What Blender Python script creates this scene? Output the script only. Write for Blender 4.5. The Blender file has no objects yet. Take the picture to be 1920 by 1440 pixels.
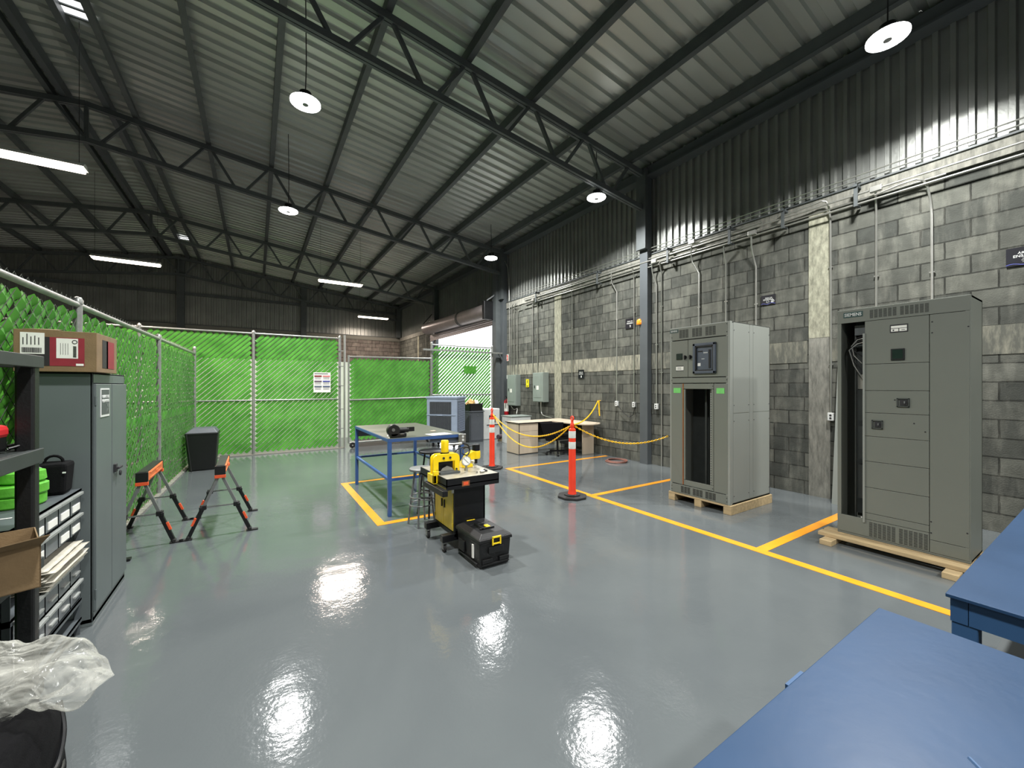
import bpy, math, random
from mathutils import Vector, Matrix, noise
random.seed(7)
C = bpy.context.scene.collection
PI = math.pi
# ---------------------------------------------------------------- camera model
F_PX, HOR, CAMZ = 750.0, 724.0, 1.6
TH = math.atan2(480.0, 750.0)
S_, C_ = math.sin(TH), math.cos(TH)
def P(px, py, X=None, Y=None, Z=None):
    "world point seen at a photo pixel on a known plane"
    u = (px-960)/F_PX; v = (HOR-py)/F_PX
    if X is not None: d = X/(S_+u*C_)
    elif Y is not None: d = Y/(C_-u*S_)
    else: d = (Z-CAMZ)/v
    return Vector((d*(S_+u*C_), d*(C_-u*S_), CAMZ+v*d))

# ---------------------------------------------------------------- mesh builder
class MB:
    def __init__(s): s.v=[]; s.f=[]; s.m=[]
    def add(s, vs, fs, mi=0):
        o=len(s.v); s.v+= [tuple(p) for p in vs]; s.f+=[tuple(i+o for i in f) for f in fs]; s.m+=[mi]*len(fs); return s
    def box(s, x0,x1,y0,y1,z0,z1, mi=0, M=None):
        vs=[(x,y,z) for z in (z0,z1) for y in (y0,y1) for x in (x0,x1)]
        if M is not None: vs=[M@Vector(p) for p in vs]
        return s.add(vs, [(0,2,3,1),(4,5,7,6),(0,1,5,4),(2,6,7,3),(0,4,6,2),(1,3,7,5)], mi)
    def cbox(s, c, sx, sy, sz, rz=0, mi=0, rx=0, ry=0):
        M=Matrix.Translation(Vector(c))@Matrix.Rotation(rz,4,'Z')@Matrix.Rotation(ry,4,'Y')@Matrix.Rotation(rx,4,'X')
        return s.box(-sx/2,sx/2,-sy/2,sy/2,-sz/2,sz/2,mi,M)
    def bar(s, p0, p1, w, h, up=(0,0,1), mi=0):
        p0=Vector(p0); p1=Vector(p1); d=(p1-p0); L=d.length
        if L<1e-6: return s
        d/=L; up=Vector(up)
        a=d.cross(up)
        if a.length<1e-4: a=d.cross(Vector((1,0,0)))
        a.normalize(); b=a.cross(d).normalized()
        M=Matrix((( d.x,a.x,b.x,p0.x),(d.y,a.y,b.y,p0.y),(d.z,a.z,b.z,p0.z),(0,0,0,1)))
        return s.box(0,L,-w/2,w/2,-h/2,h/2,mi,M)
    def cyl(s, p0, p1, r0, r1=None, n=16, cap=True, mi=0):
        return s.tube([p0,p1], r0, n, cap, mi, r1)
    def tube(s, pts, r, n=8, cap=True, mi=0, r1=None, closed=False):
        pts=[Vector(p) for p in pts]; N=len(pts); vs=[]; fs=[]
        ref=None
        for i,p in enumerate(pts):
            if closed: t=(pts[(i+1)%N]-pts[i-1])
            else: t=(pts[min(i+1,N-1)]-pts[max(i-1,0)])
            t.normalize()
            if ref is None:
                ref=Vector((0,0,1)) if abs(t.z)<.9 else Vector((1,0,0))
            a=t.cross(ref)
            if a.length<1e-3: a=t.cross(Vector((0,1,0)))
            a.normalize(); b=a.cross(t).normalized(); ref=b
            if isinstance(r,(list,tuple)): rr=r[i]
            else: rr=r if r1 is None else r+(r1-r)*i/max(N-1,1)
            for k in range(n):
                an=2*PI*k/n
                vs.append(p+a*math.cos(an)*rr+b*math.sin(an)*rr)
        M=N if closed else N-1
        for i in range(M):
            for k in range(n):
                j=(i+1)%N
                fs.append((i*n+k, i*n+(k+1)%n, j*n+(k+1)%n, j*n+k))
        if cap and not closed:
            fs.append(tuple(range(n-1,-1,-1))); fs.append(tuple((N-1)*n+k for k in range(n)))
        return s.add(vs,fs,mi)
    def lathe(s, c, prof, n=24, mi=0, M=None):
        c=Vector(c); vs=[]; fs=[]
        for (r,z) in prof:
            for k in range(n):
                a=2*PI*k/n; p=Vector((r*math.cos(a), r*math.sin(a), z))
                if M is not None: p=M@p
                vs.append(c+p)
        for i in range(len(prof)-1):
            for k in range(n):
                fs.append((i*n+k, i*n+(k+1)%n, (i+1)*n+(k+1)%n, (i+1)*n+k))
        if prof[0][0]>1e-5: fs.append(tuple(range(n-1,-1,-1)))
        if prof[-1][0]>1e-5: fs.append(tuple((len(prof)-1)*n+k for k in range(n)))
        return s.add(vs,fs,mi)
    def torus(s, c, R, r, axis='Z', n=32, m=8, mi=0, a0=0, a1=2*PI):
        full=abs(a1-a0-2*PI)<1e-6
        pts=[]
        N=n if full else n+1
        for i in range(N):
            a=a0+(a1-a0)*i/n
            if axis=='Z': q=Vector((math.cos(a),math.sin(a),0))
            elif axis=='X': q=Vector((0,math.cos(a),math.sin(a)))
            else: q=Vector((math.cos(a),0,math.sin(a)))
            pts.append(Vector(c)+q*R)
        return s.tube(pts, r, m, not full, mi, closed=full)
    def prism(s, poly, M, t, mi=0):
        "poly (a,b) extruded along local z by t, M maps local to world"
        n=len(poly)
        vs=[M@Vector((a,b,0)) for a,b in poly]+[M@Vector((a,b,t)) for a,b in poly]
        fs=[tuple(range(n-1,-1,-1)), tuple(range(n,2*n))]+[(i,(i+1)%n,n+(i+1)%n,n+i) for i in range(n)]
        return s.add(vs,fs,mi)

OFF={}
def build(name, mb, mats, parent=None, smooth=False, bevel=0, kind=None):
    me=bpy.data.meshes.new(name)
    off=OFF.get(parent.name, Vector((0,0,0))) if parent else Vector((0,0,0))
    me.from_pydata([(p[0]-off.x,p[1]-off.y,p[2]-off.z) for p in mb.v], [], mb.f)
    if not isinstance(mats,(list,tuple)): mats=[mats]
    for m in mats: me.materials.append(m)
    if len(mats)>1: me.polygons.foreach_set('material_index', mb.m)
    if smooth:
        me.polygons.foreach_set('use_smooth',[True]*len(me.polygons))
        me.set_sharp_from_angle(angle=math.radians(38))
    me.update()
    o=bpy.data.objects.new(name, me); C.objects.link(o)
    if parent: o.parent=parent; OFF[o.name]=off
    if bevel:
        b=o.modifiers.new('bevel','BEVEL'); b.width=bevel; b.segments=2; b.limit_method='ANGLE'; b.angle_limit=math.radians(40)
    if kind: o['kind']=kind
    return o
def tag(o, label, cat, group=None):
    o['label']=label; o['category']=cat
    if group: o['group']=group
    return o
def thing(name, label, cat, loc=(0,0,0), group=None, world=True, rz=0):
    o=bpy.data.objects.new(name,None); C.objects.link(o); o.location=loc; o.empty_display_size=.1
    o.rotation_euler=(0,0,rz)
    OFF[o.name]=Vector(loc) if world else Vector((0,0,0))
    tag(o,label,cat,group); return o
def single(name, mb, mats, label, cat, group=None, **k):
    o=build(name, mb, mats, None, **k); return tag(o,label,cat,group)
def struct(name, mb, mats, **k): return build(name, mb, mats, None, kind='structure', **k)
def dup(root, loc, label, rz=None, name=None):
    def cp(o,par):
        c=o.copy(); C.objects.link(c); c.parent=par
        for ch in [x for x in o.children]: cp(ch,c)
        return c
    r=cp(root,None); r.location=loc
    if rz is not None: r.rotation_euler=(0,0,rz)
    r['label']=label
    return r
AX={'-X':(Vector((0,-1,0)),Vector((0,0,1)),Vector((-1,0,0))),
    '-Y':(Vector((1,0,0)),Vector((0,0,1)),Vector((0,-1,0))),
    '+X':(Vector((0,1,0)),Vector((0,0,1)),Vector((1,0,0))),
    '+Z':(Vector((1,0,0)),Vector((0,1,0)),Vector((0,0,1)))}
def frame(face, c):
    a,b,n=AX[face]; c=Vector(c)
    return Matrix(((a.x,b.x,n.x,c.x),(a.y,b.y,n.y,c.y),(a.z,b.z,n.z,c.z),(0,0,0,1)))
def text(name, s, c, face, w, h, mat, parent, depth=.0015, M=None):
    "raised lettering centred at c, fitted into w x h"
    cu=bpy.data.curves.new(name,'FONT'); cu.body=s; cu.align_x='CENTER'; cu.align_y='CENTER'; cu.extrude=.02; cu.resolution_u=2; cu.offset=.012
    ob=bpy.data.objects.new('tmp',cu); C.objects.link(ob)
    dg=bpy.context.evaluated_depsgraph_get(); dg.update()
    me=bpy.data.meshes.new_from_object(ob.evaluated_get(dg))
    bpy.data.objects.remove(ob); bpy.data.curves.remove(cu)
    xs=[v.co.x for v in me.vertices]; ys=[v.co.y for v in me.vertices]
    cx=(min(xs)+max(xs))/2; cy=(min(ys)+max(ys))/2; sx=w/max(max(xs)-min(xs),1e-5); sy=h/max(max(ys)-min(ys),1e-5)
    M=M or frame(face,c); off=OFF.get(parent.name,Vector((0,0,0)))
    for v in me.vertices:
        p=M@Vector(((v.co.x-cx)*sx,(v.co.y-cy)*sy,depth if v.co.z>0 else 0)); v.co=p-off
    me.name=name; me.materials.clear(); me.materials.append(mat)
    o=bpy.data.objects.new(name,me); C.objects.link(o); o.parent=parent; OFF[o.name]=off
    return o

# ---------------------------------------------------------------- materials
def lin(c):
    if max(c)>1.01: c=[x/255 for x in c]
    return tuple((x/12.92 if x<=.04045 else ((x+.055)/1.055)**2.4) for x in c[:3])+(1,)
def nodes(name):
    m=bpy.data.materials.new(name); m.use_nodes=True; nt=m.node_tree
    return m, nt, nt.nodes['Principled BSDF']
def N(nt,t,**k):
    n=nt.nodes.new(t)
    for a,b in k.items():
        if hasattr(n,a): setattr(n,a,b)
        else: n.inputs[a].default_value=b
    return n
def coords(nt, order='xyz', scale=(1,1,1)):
    tc=nt.nodes.new('ShaderNodeTexCoord'); mp=nt.nodes.new('ShaderNodeMapping'); mp.inputs['Scale'].default_value=scale
    nt.links.new(tc.outputs['Object'],mp.inputs['Vector']); return mp.outputs['Vector']
def pm(name, col, rough=.5, metal=0, var=.12, vs=6, bump=.0, bs=60, coat=0, spec=None, vscale=(1,1,1), rvar=.0):
    m,nt,b=nodes(name); L=nt.links
    b.inputs['Roughness'].default_value=rough; b.inputs['Metallic'].default_value=metal
    if coat: b.inputs['Coat Weight'].default_value=coat; b.inputs['Coat Roughness'].default_value=.1
    if spec is not None: b.inputs['Specular IOR Level'].default_value=spec
    v=coords(nt,scale=vscale)
    n=N(nt,'ShaderNodeTexNoise'); n.inputs['Scale'].default_value=vs; n.inputs['Detail'].default_value=5
    L.new(v,n.inputs['Vector'])
    c=lin(col); r=nt.nodes.new('ShaderNodeValToRGB')
    r.color_ramp.elements[0].position=.3; r.color_ramp.elements[1].position=.7
    r.color_ramp.elements[0].color=[x*(1-var) for x in c[:3]]+[1]; r.color_ramp.elements[1].color=[min(x*(1+var),1) for x in c[:3]]+[1]
    L.new(n.outputs['Fac'],r.inputs['Fac']); L.new(r.outputs['Color'],b.inputs['Base Color'])
    if rvar:
        mr=nt.nodes.new('ShaderNodeMapRange'); mr.inputs['To Min'].default_value=max(rough-rvar,.02); mr.inputs['To Max'].default_value=rough+rvar
        L.new(n.outputs['Fac'],mr.inputs['Value']); L.new(mr.outputs['Result'],b.inputs['Roughness'])
    if bump:
        n2=N(nt,'ShaderNodeTexNoise'); n2.inputs['Scale'].default_value=bs; n2.inputs['Detail'].default_value=3; L.new(v,n2.inputs['Vector'])
        bp=nt.nodes.new('ShaderNodeBump'); bp.inputs['Strength'].default_value=bump; bp.inputs['Distance'].default_value=.01
        L.new(n2.outputs['Fac'],bp.inputs['Height']); L.new(bp.outputs['Normal'],b.inputs['Normal'])
    return m
def emi(name,col,st):
    m,nt,b=nodes(name); b.inputs['Base Color'].default_value=(.8,.8,.8,1)
    b.inputs['Emission Color'].default_value=col; b.inputs['Emission Strength'].default_value=st; return m

def block_mat(name, ax, c1=(94,95,88), c2=(66,68,64), mort_shade=(50,51,47)):  # mortar colour is darkened to paint in the joint shadows
    m,nt,b=nodes(name); L=nt.links; b.inputs['Roughness'].default_value=.9; b.inputs['Specular IOR Level'].default_value=.2
    tc=nt.nodes.new('ShaderNodeTexCoord'); sp=nt.nodes.new('ShaderNodeSeparateXYZ'); L.new(tc.outputs['Object'],sp.inputs[0])
    cb=nt.nodes.new('ShaderNodeCombineXYZ'); L.new(sp.outputs['Y' if ax=='y' else 'X'],cb.inputs[0]); L.new(sp.outputs['Z'],cb.inputs[1])
    # slight wobble of the joints
    nz=N(nt,'ShaderNodeTexNoise'); nz.inputs['Scale'].default_value=9; L.new(cb.outputs[0],nz.inputs['Vector'])
    vm=nt.nodes.new('ShaderNodeVectorMath'); vm.operation='MULTIPLY_ADD'; vm.inputs[1].default_value=(.012,.012,0); L.new(nz.outputs['Color'],vm.inputs[0]); L.new(cb.outputs[0],vm.inputs[2])
    br=nt.nodes.new('ShaderNodeTexBrick'); L.new(vm.outputs[0],br.inputs['Vector'])
    br.inputs['Scale'].default_value=1; br.inputs['Brick Width'].default_value=.41; br.inputs['Row Height'].default_value=.2065
    br.inputs['Mortar Size'].default_value=.008; br.inputs['Mortar Smooth'].default_value=.2; br.inputs['Bias'].default_value=0
    br.inputs['Color1'].default_value=lin(c1); br.inputs['Color2'].default_value=lin(c2); br.inputs['Mortar'].default_value=lin(mort_shade)
    # pale efflorescence: streaks and clouds
    mp=nt.nodes.new('ShaderNodeMapping'); mp.inputs['Scale'].default_value=(5,1.1,1); L.new(cb.outputs[0],mp.inputs['Vector'])
    n1=N(nt,'ShaderNodeTexNoise'); n1.inputs['Scale'].default_value=1.3; n1.inputs['Detail'].default_value=8; n1.inputs['Roughness'].default_value=.65; L.new(mp.outputs[0],n1.inputs['Vector'])
    r1=nt.nodes.new('ShaderNodeValToRGB'); r1.color_ramp.elements[0].position=.48; r1.color_ramp.elements[1].position=.8; L.new(n1.outputs['Fac'],r1.inputs['Fac'])
    mx=nt.nodes.new('ShaderNodeMixRGB'); mx.inputs['Color2'].default_value=lin((150,149,138)); L.new(br.outputs['Color'],mx.inputs['Color1'])
    ml=nt.nodes.new('ShaderNodeMath'); ml.operation='MULTIPLY'; ml.inputs[1].default_value=.42; L.new(r1.outputs['Color'],ml.inputs[0]); L.new(ml.outputs[0],mx.inputs['Fac'])
    n2=N(nt,'ShaderNodeTexNoise'); n2.inputs['Scale'].default_value=7; n2.inputs['Detail'].default_value=9; L.new(cb.outputs[0],n2.inputs['Vector'])
    mr=nt.nodes.new('ShaderNodeMapRange'); mr.inputs['From Min'].default_value=.3; mr.inputs['From Max'].default_value=.7; mr.inputs['To Min'].default_value=.82; mr.inputs['To Max'].default_value=1.2; L.new(n2.outputs['Fac'],mr.inputs['Value'])
    m2=nt.nodes.new('ShaderNodeVectorMath'); m2.operation='SCALE'; L.new(mx.outputs['Color'],m2.inputs[0]); L.new(mr.outputs['Result'],m2.inputs['Scale'])
    L.new(m2.outputs[0],b.inputs['Base Color'])
    b1=nt.nodes.new('ShaderNodeBump'); b1.invert=True; b1.inputs['Strength'].default_value=1; b1.inputs['Distance'].default_value=.05; L.new(br.outputs['Fac'],b1.inputs['Height'])
    b2=nt.nodes.new('ShaderNodeBump'); b2.inputs['Strength'].default_value=.5; b2.inputs['Distance'].default_value=.006
    n3=N(nt,'ShaderNodeTexNoise'); n3.inputs['Scale'].default_value=70; n3.inputs['Detail'].default_value=4; L.new(cb.outputs[0],n3.inputs['Vector'])
    L.new(n3.outputs['Fac'],b2.inputs['Height']); L.new(b1.outputs['Normal'],b2.inputs['Normal']); L.new(b2.outputs['Normal'],b.inputs['Normal'])
    return m
def stain_mat(name, light, dark, ax='y', sc=(7,1.5,1)):
    m,nt,b=nodes(name); L=nt.links; b.inputs['Roughness'].default_value=.9; b.inputs['Specular IOR Level'].default_value=.2
    tc=nt.nodes.new('ShaderNodeTexCoord'); sp=nt.nodes.new('ShaderNodeSeparateXYZ'); L.new(tc.outputs['Object'],sp.inputs[0])
    cb=nt.nodes.new('ShaderNodeCombineXYZ'); L.new(sp.outputs['Y' if ax=='y' else 'X'],cb.inputs[0]); L.new(sp.outputs['Z'],cb.inputs[1])
    mp=nt.nodes.new('ShaderNodeMapping'); mp.inputs['Scale'].default_value=sc; L.new(cb.outputs[0],mp.inputs['Vector'])
    n1=N(nt,'ShaderNodeTexNoise'); n1.inputs['Scale'].default_value=2.2; n1.inputs['Detail'].default_value=9; n1.inputs['Roughness'].default_value=.7; L.new(mp.outputs[0],n1.inputs['Vector'])
    r=nt.nodes.new('ShaderNodeValToRGB'); r.color_ramp.elements[0].position=.36; r.color_ramp.elements[1].position=.62
    r.color_ramp.elements[0].color=lin(dark); r.color_ramp.elements[1].color=lin(light); L.new(n1.outputs['Fac'],r.inputs['Fac']); L.new(r.outputs['Color'],b.inputs['Base Color'])
    bp=nt.nodes.new('ShaderNodeBump'); bp.inputs['Strength'].default_value=.35; bp.inputs['Distance'].default_value=.01; L.new(n1.outputs['Fac'],bp.inputs['Height']); L.new(bp.outputs['Normal'],b.inputs['Normal'])
    return m
def floor_mat():
    m,nt,b=nodes('grey epoxy floor'); L=nt.links
    v=coords(nt)
    n=N(nt,'ShaderNodeTexNoise'); n.inputs['Scale'].default_value=.7; n.inputs['Detail'].default_value=6; n.inputs['Distortion'].default_value=.6; L.new(v,n.inputs['Vector'])
    r=nt.nodes.new('ShaderNodeValToRGB'); r.color_ramp.elements[0].position=.3; r.color_ramp.elements[1].position=.7
    r.color_ramp.elements[0].color=lin((82,87,89)); r.color_ramp.elements[1].color=lin((94,99,100)); L.new(n.outputs['Fac'],r.inputs['Fac'])
    v2=coords(nt,scale=(9,1.4,1)); n4=N(nt,'ShaderNodeTexNoise'); n4.inputs['Scale'].default_value=1.2; n4.inputs['Detail'].default_value=9; n4.inputs['Roughness'].default_value=.7; L.new(v2,n4.inputs['Vector'])
    r4=nt.nodes.new('ShaderNodeValToRGB'); r4.color_ramp.elements[0].position=.6; r4.color_ramp.elements[1].position=.85; r4.color_ramp.elements[1].color=(.35,.35,.35,1); L.new(n4.outputs['Fac'],r4.inputs['Fac'])
    mx=nt.nodes.new('ShaderNodeMixRGB'); mx.inputs['Color2'].default_value=lin((84,88,89)); L.new(r4.outputs['Color'],mx.inputs['Fac']); L.new(r.outputs['Color'],mx.inputs['Color1']); L.new(mx.outputs['Color'],b.inputs['Base Color'])
    mr=nt.nodes.new('ShaderNodeMapRange'); mr.inputs['To Min'].default_value=.05; mr.inputs['To Max'].default_value=.13; L.new(n4.outputs['Fac'],mr.inputs['Value']); L.new(mr.outputs['Result'],b.inputs['Roughness'])
    b.inputs['Specular IOR Level'].default_value=.5
    n2=N(nt,'ShaderNodeTexNoise'); n2.inputs['Scale'].default_value=5; n2.inputs['Detail'].default_value=2; L.new(v,n2.inputs['Vector'])
    n3=N(nt,'ShaderNodeTexNoise'); n3.inputs['Scale'].default_value=45; n3.inputs['Detail'].default_value=2; L.new(v,n3.inputs['Vector'])
    b1=nt.nodes.new('ShaderNodeBump'); b1.inputs['Strength'].default_value=.25; b1.inputs['Distance'].default_value=.012; L.new(n2.outputs['Fac'],b1.inputs['Height'])
    b2=nt.nodes.new('ShaderNodeBump'); b2.inputs['Strength'].default_value=.16; b2.inputs['Distance'].default_value=.004; L.new(n3.outputs['Fac'],b2.inputs['Height']); L.new(b1.outputs['Normal'],b2.inputs['Normal'])
    L.new(b2.outputs['Normal'],b.inputs['Normal'])
    return m
def plastic_film(name):
    m,nt,b=nodes(name); L=nt.links
    b.inputs['Base Color'].default_value=lin((215,215,205)); b.inputs['Roughness'].default_value=.18
    tr=nt.nodes.new('ShaderNodeBsdfTransparent'); tr.inputs['Color'].default_value=(.95,.95,.95,1)
    lw=nt.nodes.new('ShaderNodeLayerWeight'); lw.inputs['Blend'].default_value=.35
    v=coords(nt); n=N(nt,'ShaderNodeTexNoise'); n.inputs['Scale'].default_value=9; n.inputs['Distortion'].default_value=1.5; L.new(v,n.inputs['Vector'])
    bp=nt.nodes.new('ShaderNodeBump'); bp.inputs['Strength'].default_value=.9; bp.inputs['Distance'].default_value=.03; L.new(n.outputs['Fac'],bp.inputs['Height']); L.new(bp.outputs['Normal'],b.inputs['Normal']); L.new(bp.outputs['Normal'],lw.inputs['Normal'])
    mr=nt.nodes.new('ShaderNodeMapRange'); mr.inputs['To Min'].default_value=.10; mr.inputs['To Max'].default_value=.65; L.new(lw.outputs['Facing'],mr.inputs['Value'])
    mx=nt.nodes.new('ShaderNodeMixShader'); L.new(mr.outputs['Result'],mx.inputs['Fac']); L.new(tr.outputs[0],mx.inputs[1]); L.new(b.outputs[0],mx.inputs[2])
    L.new(mx.outputs[0],nt.nodes['Material Output'].inputs['Surface']); return m
def glass(name,tint=(.5,.55,.55,1),a=.35):
    m,nt,b=nodes(name); L=nt.links; b.inputs['Base Color'].default_value=tint; b.inputs['Roughness'].default_value=.05
    tr=nt.nodes.new('ShaderNodeBsdfTransparent'); mx=nt.nodes.new('ShaderNodeMixShader'); mx.inputs['Fac'].default_value=a
    L.new(tr.outputs[0],mx.inputs[1]); L.new(b.outputs[0],mx.inputs[2]); L.new(mx.outputs[0],nt.nodes['Material Output'].inputs['Surface']); return m
def slat_mat():
    m,nt,b=nodes('green privacy slat'); L=nt.links
    v=coords(nt); n=N(nt,'ShaderNodeTexNoise'); n.inputs['Scale'].default_value=3; n.inputs['Detail'].default_value=6; L.new(v,n.inputs['Vector'])
    r=nt.nodes.new('ShaderNodeValToRGB'); r.color_ramp.elements[0].position=.3; r.color_ramp.elements[1].position=.7
    r.color_ramp.elements[0].color=lin((62,132,42)); r.color_ramp.elements[1].color=lin((96,172,68)); L.new(n.outputs['Fac'],r.inputs['Fac']); L.new(r.outputs['Color'],b.inputs['Base Color'])
    b.inputs['Roughness'].default_value=.38
    tl=nt.nodes.new('ShaderNodeBsdfTranslucent'); L.new(r.outputs['Color'],tl.inputs['Color'])
    mx=nt.nodes.new('ShaderNodeMixShader'); mx.inputs['Fac'].default_value=.3; L.new(b.outputs[0],mx.inputs[1]); L.new(tl.outputs[0],mx.inputs[2])
    L.new(mx.outputs[0],nt.nodes['Material Output'].inputs['Surface']); return m

M={}
M['floor']=floor_mat()
M['block']=block_mat('concrete block wall','y'); M['blockx']=block_mat('concrete block far wall','x',(112,104,98),(92,86,82))
M['concrete']=stain_mat('grey cast concrete',(140,139,130),(98,98,92))
M['pale']=stain_mat('pale stained concrete',(164,161,144),(98,98,90)); M['pale_grey']=stain_mat('grey bond beam concrete',(138,136,122),(90,91,84))
M['pale_grey'].node_tree.nodes['Color Ramp'].color_ramp.elements[0].position=.45; M['pale_grey'].node_tree.nodes['Color Ramp'].color_ramp.elements[1].position=.72
M['pale_col']=stain_mat('whitewashed concrete',(166,165,146),(118,118,104),sc=(9,3,1))
M['galv']=pm('galvanized sheet',(150,152,148),.36,.6,.12,2,.15,20,rvar=.06)
M['roof']=pm('zinc roof sheet',(182,186,181),.34,.55,.08,1.5,.1,12,vscale=(.3,1,1))
M['steel_dk']=pm('dark grey painted steel',(80,85,86),.5,.1,.12,5)
M['steel_col']=pm('grey painted column steel',(78,83,86),.5,.1,.08,3)
M['black']=pm('black plastic',(14,15,16),.45,0,.2,20,.1,80)
M['blackm']=pm('black painted metal',(20,21,23),.4,.2,.2,12)
M['pipe']=pm('galvanized conduit',(190,190,184),.32,.8,.08,9)
M['gpipe']=pm('galvanized fence tube',(160,162,158),.38,.7,.15,12,.1,80)
M['wire']=pm('galvanized fence wire',(96,100,92),.5,.5,.1,30)
M['slat']=slat_mat()
M['yline']=pm('yellow floor paint',(232,152,34),.3,0,.08,9,coat=.3)
M['sg']=pm('grey green enamel panel',(112,116,108),.42,.05,.03,2,.05,200)
M['sg_lt']=pm('light grey enamel panel',(140,144,138),.42,.05,.03,2,.05,200)
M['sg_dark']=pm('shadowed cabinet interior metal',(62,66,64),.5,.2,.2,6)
M['slot']=pm('vent slot black',(22,23,22),.7)
M['wood']=pm('pine pallet lumber',(178,156,118),.75,0,.2,4,.3,50,vscale=(6,1,6))
M['blue']=pm('blue enamel bench',(34,60,90),.42,.05,.1,3,.06,25,rvar=.07,spec=.35)
M['blue_dk']=pm('blue bench side panel',(44,76,112),.4,.05,.08,3)
M['blue_tube']=pm('blue painted tube',(58,92,150),.4,.1,.1,8)
M['worktop']=pm('scuffed light steel plate',(168,164,150),.35,.35,.12,8)
M['table_top']=pm('olive grey sheet top',(92,94,84),.42,.25,.1,5,vscale=(1,4,1))
M['table_side']=pm('slate grey sheet skirt',(88,98,110),.45,.2,.08,5)
M['yellow']=pm('yellow machine enamel',(240,205,20),.32,0,.08,9,coat=.3)
M['yellow_dull']=pm('mustard yellow door enamel',(196,172,52),.4,0,.15,9)
M['yplast']=pm('yellow plastic',(240,190,20),.4)
M['redorange']=pm('orange red plastic post',(226,62,36),.42,0,.08,6)
M['white_refl']=pm('white reflective band',(212,216,210),.35,0,.06,20)
M['orange']=pm('orange plastic',(226,88,48),.45,0,.1,8)
M['orange_steel']=pm('orange powdercoat steel',(214,112,60),.45,.1,.12,12)
M['leg_grey']=pm('grey satin steel leg',(128,130,130),.35,.5,.1,12)
M['rubber']=pm('black rubber',(30,30,30),.8,0,.2,20)
M['cab']=pm('grey steel locker enamel',(96,104,104),.45,.1,.05,3)
M['cardboard']=pm('brown cardboard',(122,100,70),.8,0,.1,12,.15,90)
M['red_print']=pm('dark red print',(136,36,48),.6,0,.1,20)
M['black_print']=pm('black print',(36,32,34),.6,0,.15,30)
M['white']=pm('white paper',(228,228,220),.6,0,.04,20)
M['white_pl']=pm('white plastic',(215,217,214),.4,0,.05,10)
M['navy']=pm('navy sign face',(15,16,26),.35,0,.3,8)
M['ink']=pm('black ink',(35,35,38),.6)
M['cooler']=pm('blue grey cooler plastic',(140,152,172),.45,0,.06,6)
M['cooler_dk']=pm('dark cooler grille',(44,48,54),.6,0,.1,10)
M['slate']=pm('slate grey cabinet plastic',(82,86,92),.5,0,.08,6)
M['desk']=pm('light oak laminate',(186,172,152),.5,0,.12,5,vscale=(1,1,.15))
M['deskedge']=pm('dark edge banding',(40,38,38),.5)
M['fabric']=pm('black chair fabric',(12,12,14),.85,0,.2,40,.2,200,spec=.15)
M['panelgrey']=pm('grey breaker panel enamel',(138,148,142),.42,.1,.05,4)
M['extred']=pm('red extinguisher enamel',(176,22,34),.3,0,.1,9,coat=.4)
M['signy']=pm('yellow hazard sign',(240,226,40),.5)
M['signr']=pm('red sign print',(205,60,50),.5)
M['signg']=pm('green sign print',(40,120,70),.5)
M['gtape']=pm('green masking tape',(112,196,104),.6,0,.1,20)
M['bin']=pm('grey clear plastic bin',(98,102,106),.25,0,.1,14)
M['binlip']=pm('pale bin lip',(146,149,146),.3,0,.08,14)
M['rack']=pm('grey steel rack',(92,98,102),.45,.3,.12,10)
M['film']=plastic_film('clear polythene film')
M['sheets']=pm('wrinkled white plastic sheets',(178,174,160),.4,0,.1,18,.6,30)
M['lime']=pm('lime green strap roll',(88,170,48),.6,0,.12,20,.2,60)
M['toolred']=pm('red tool plastic',(206,46,50),.4)
M['steel']=pm('brushed stainless steel',(180,180,174),.3,.9,.12,10,vscale=(1,12,1))
M['copper']=pm('copper',(200,130,90),.35,.8)
M['hose']=pm('black hydraulic hose',(22,22,24),.4,0,.1,30)
M['beacon']=pm('amber lens',(255,140,30),.25,0,.1,12,coat=.5)
M['door_slat']=pm('rolling door slats pinkish grey',(176,166,166),.4,.4,.08,6)
M['orings']=pm('brown hose',(120,78,66),.6,0,.1,20)
M['purple']=pm('purplish rolled mat',(96,78,84),.8,0,.3,20,.4,40)
M['ground']=pm('pale outdoor concrete',(190,188,182),.8,0,.1,2)
M['backing']=pm('added cream backing panel',(236,238,226),.6,0,.04,2)
M['shelf']=pm('charcoal shelf plastic',(46,51,50),.5,0,.1,8)
M['stoolseat']=pm('grey stool seat',(128,130,128),.4,.1,.1,10)
M['screen']=glass('smoked glass',(.05,.07,.1,1),.55)
M['screen_dark']=pm('dark green lcd',(30,44,40),.2,0,.2,20)
M['bezel']=pm('slate blue breaker bezel',(74,82,94),.4)
M['gold']=pm('gold foil bag',(196,160,100),.4,.3,.3,25,.6,30)
M['lens']=emi('led lens',(1,1,.97,1),14)
M['tubeglow']=emi('warm fluorescent tube',(1,.84,.70,1),9)
M['skylight']=pm('milky skylight sheet',(230,232,230),.5)
M['logo']=pm('petrol name plate',(52,76,74),.4)
# ================================================================ SETTING
WX=6.85; YN,YF=-4.2,22.5; XL=-12.45; D0,D1=11.55,17.35; DH=3.95
def roofz(X): return 6.39-.125*(abs(X+2.8)-7.9)   # underside of the sheet
struct('floor', MB().box(XL-.2,WX+.02,YN-.2,YF+.2,-.12,0), M['floor'])
struct('ground', MB().box(WX+.02,30,-5,45,-.14,-.015), M['ground'])
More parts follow.
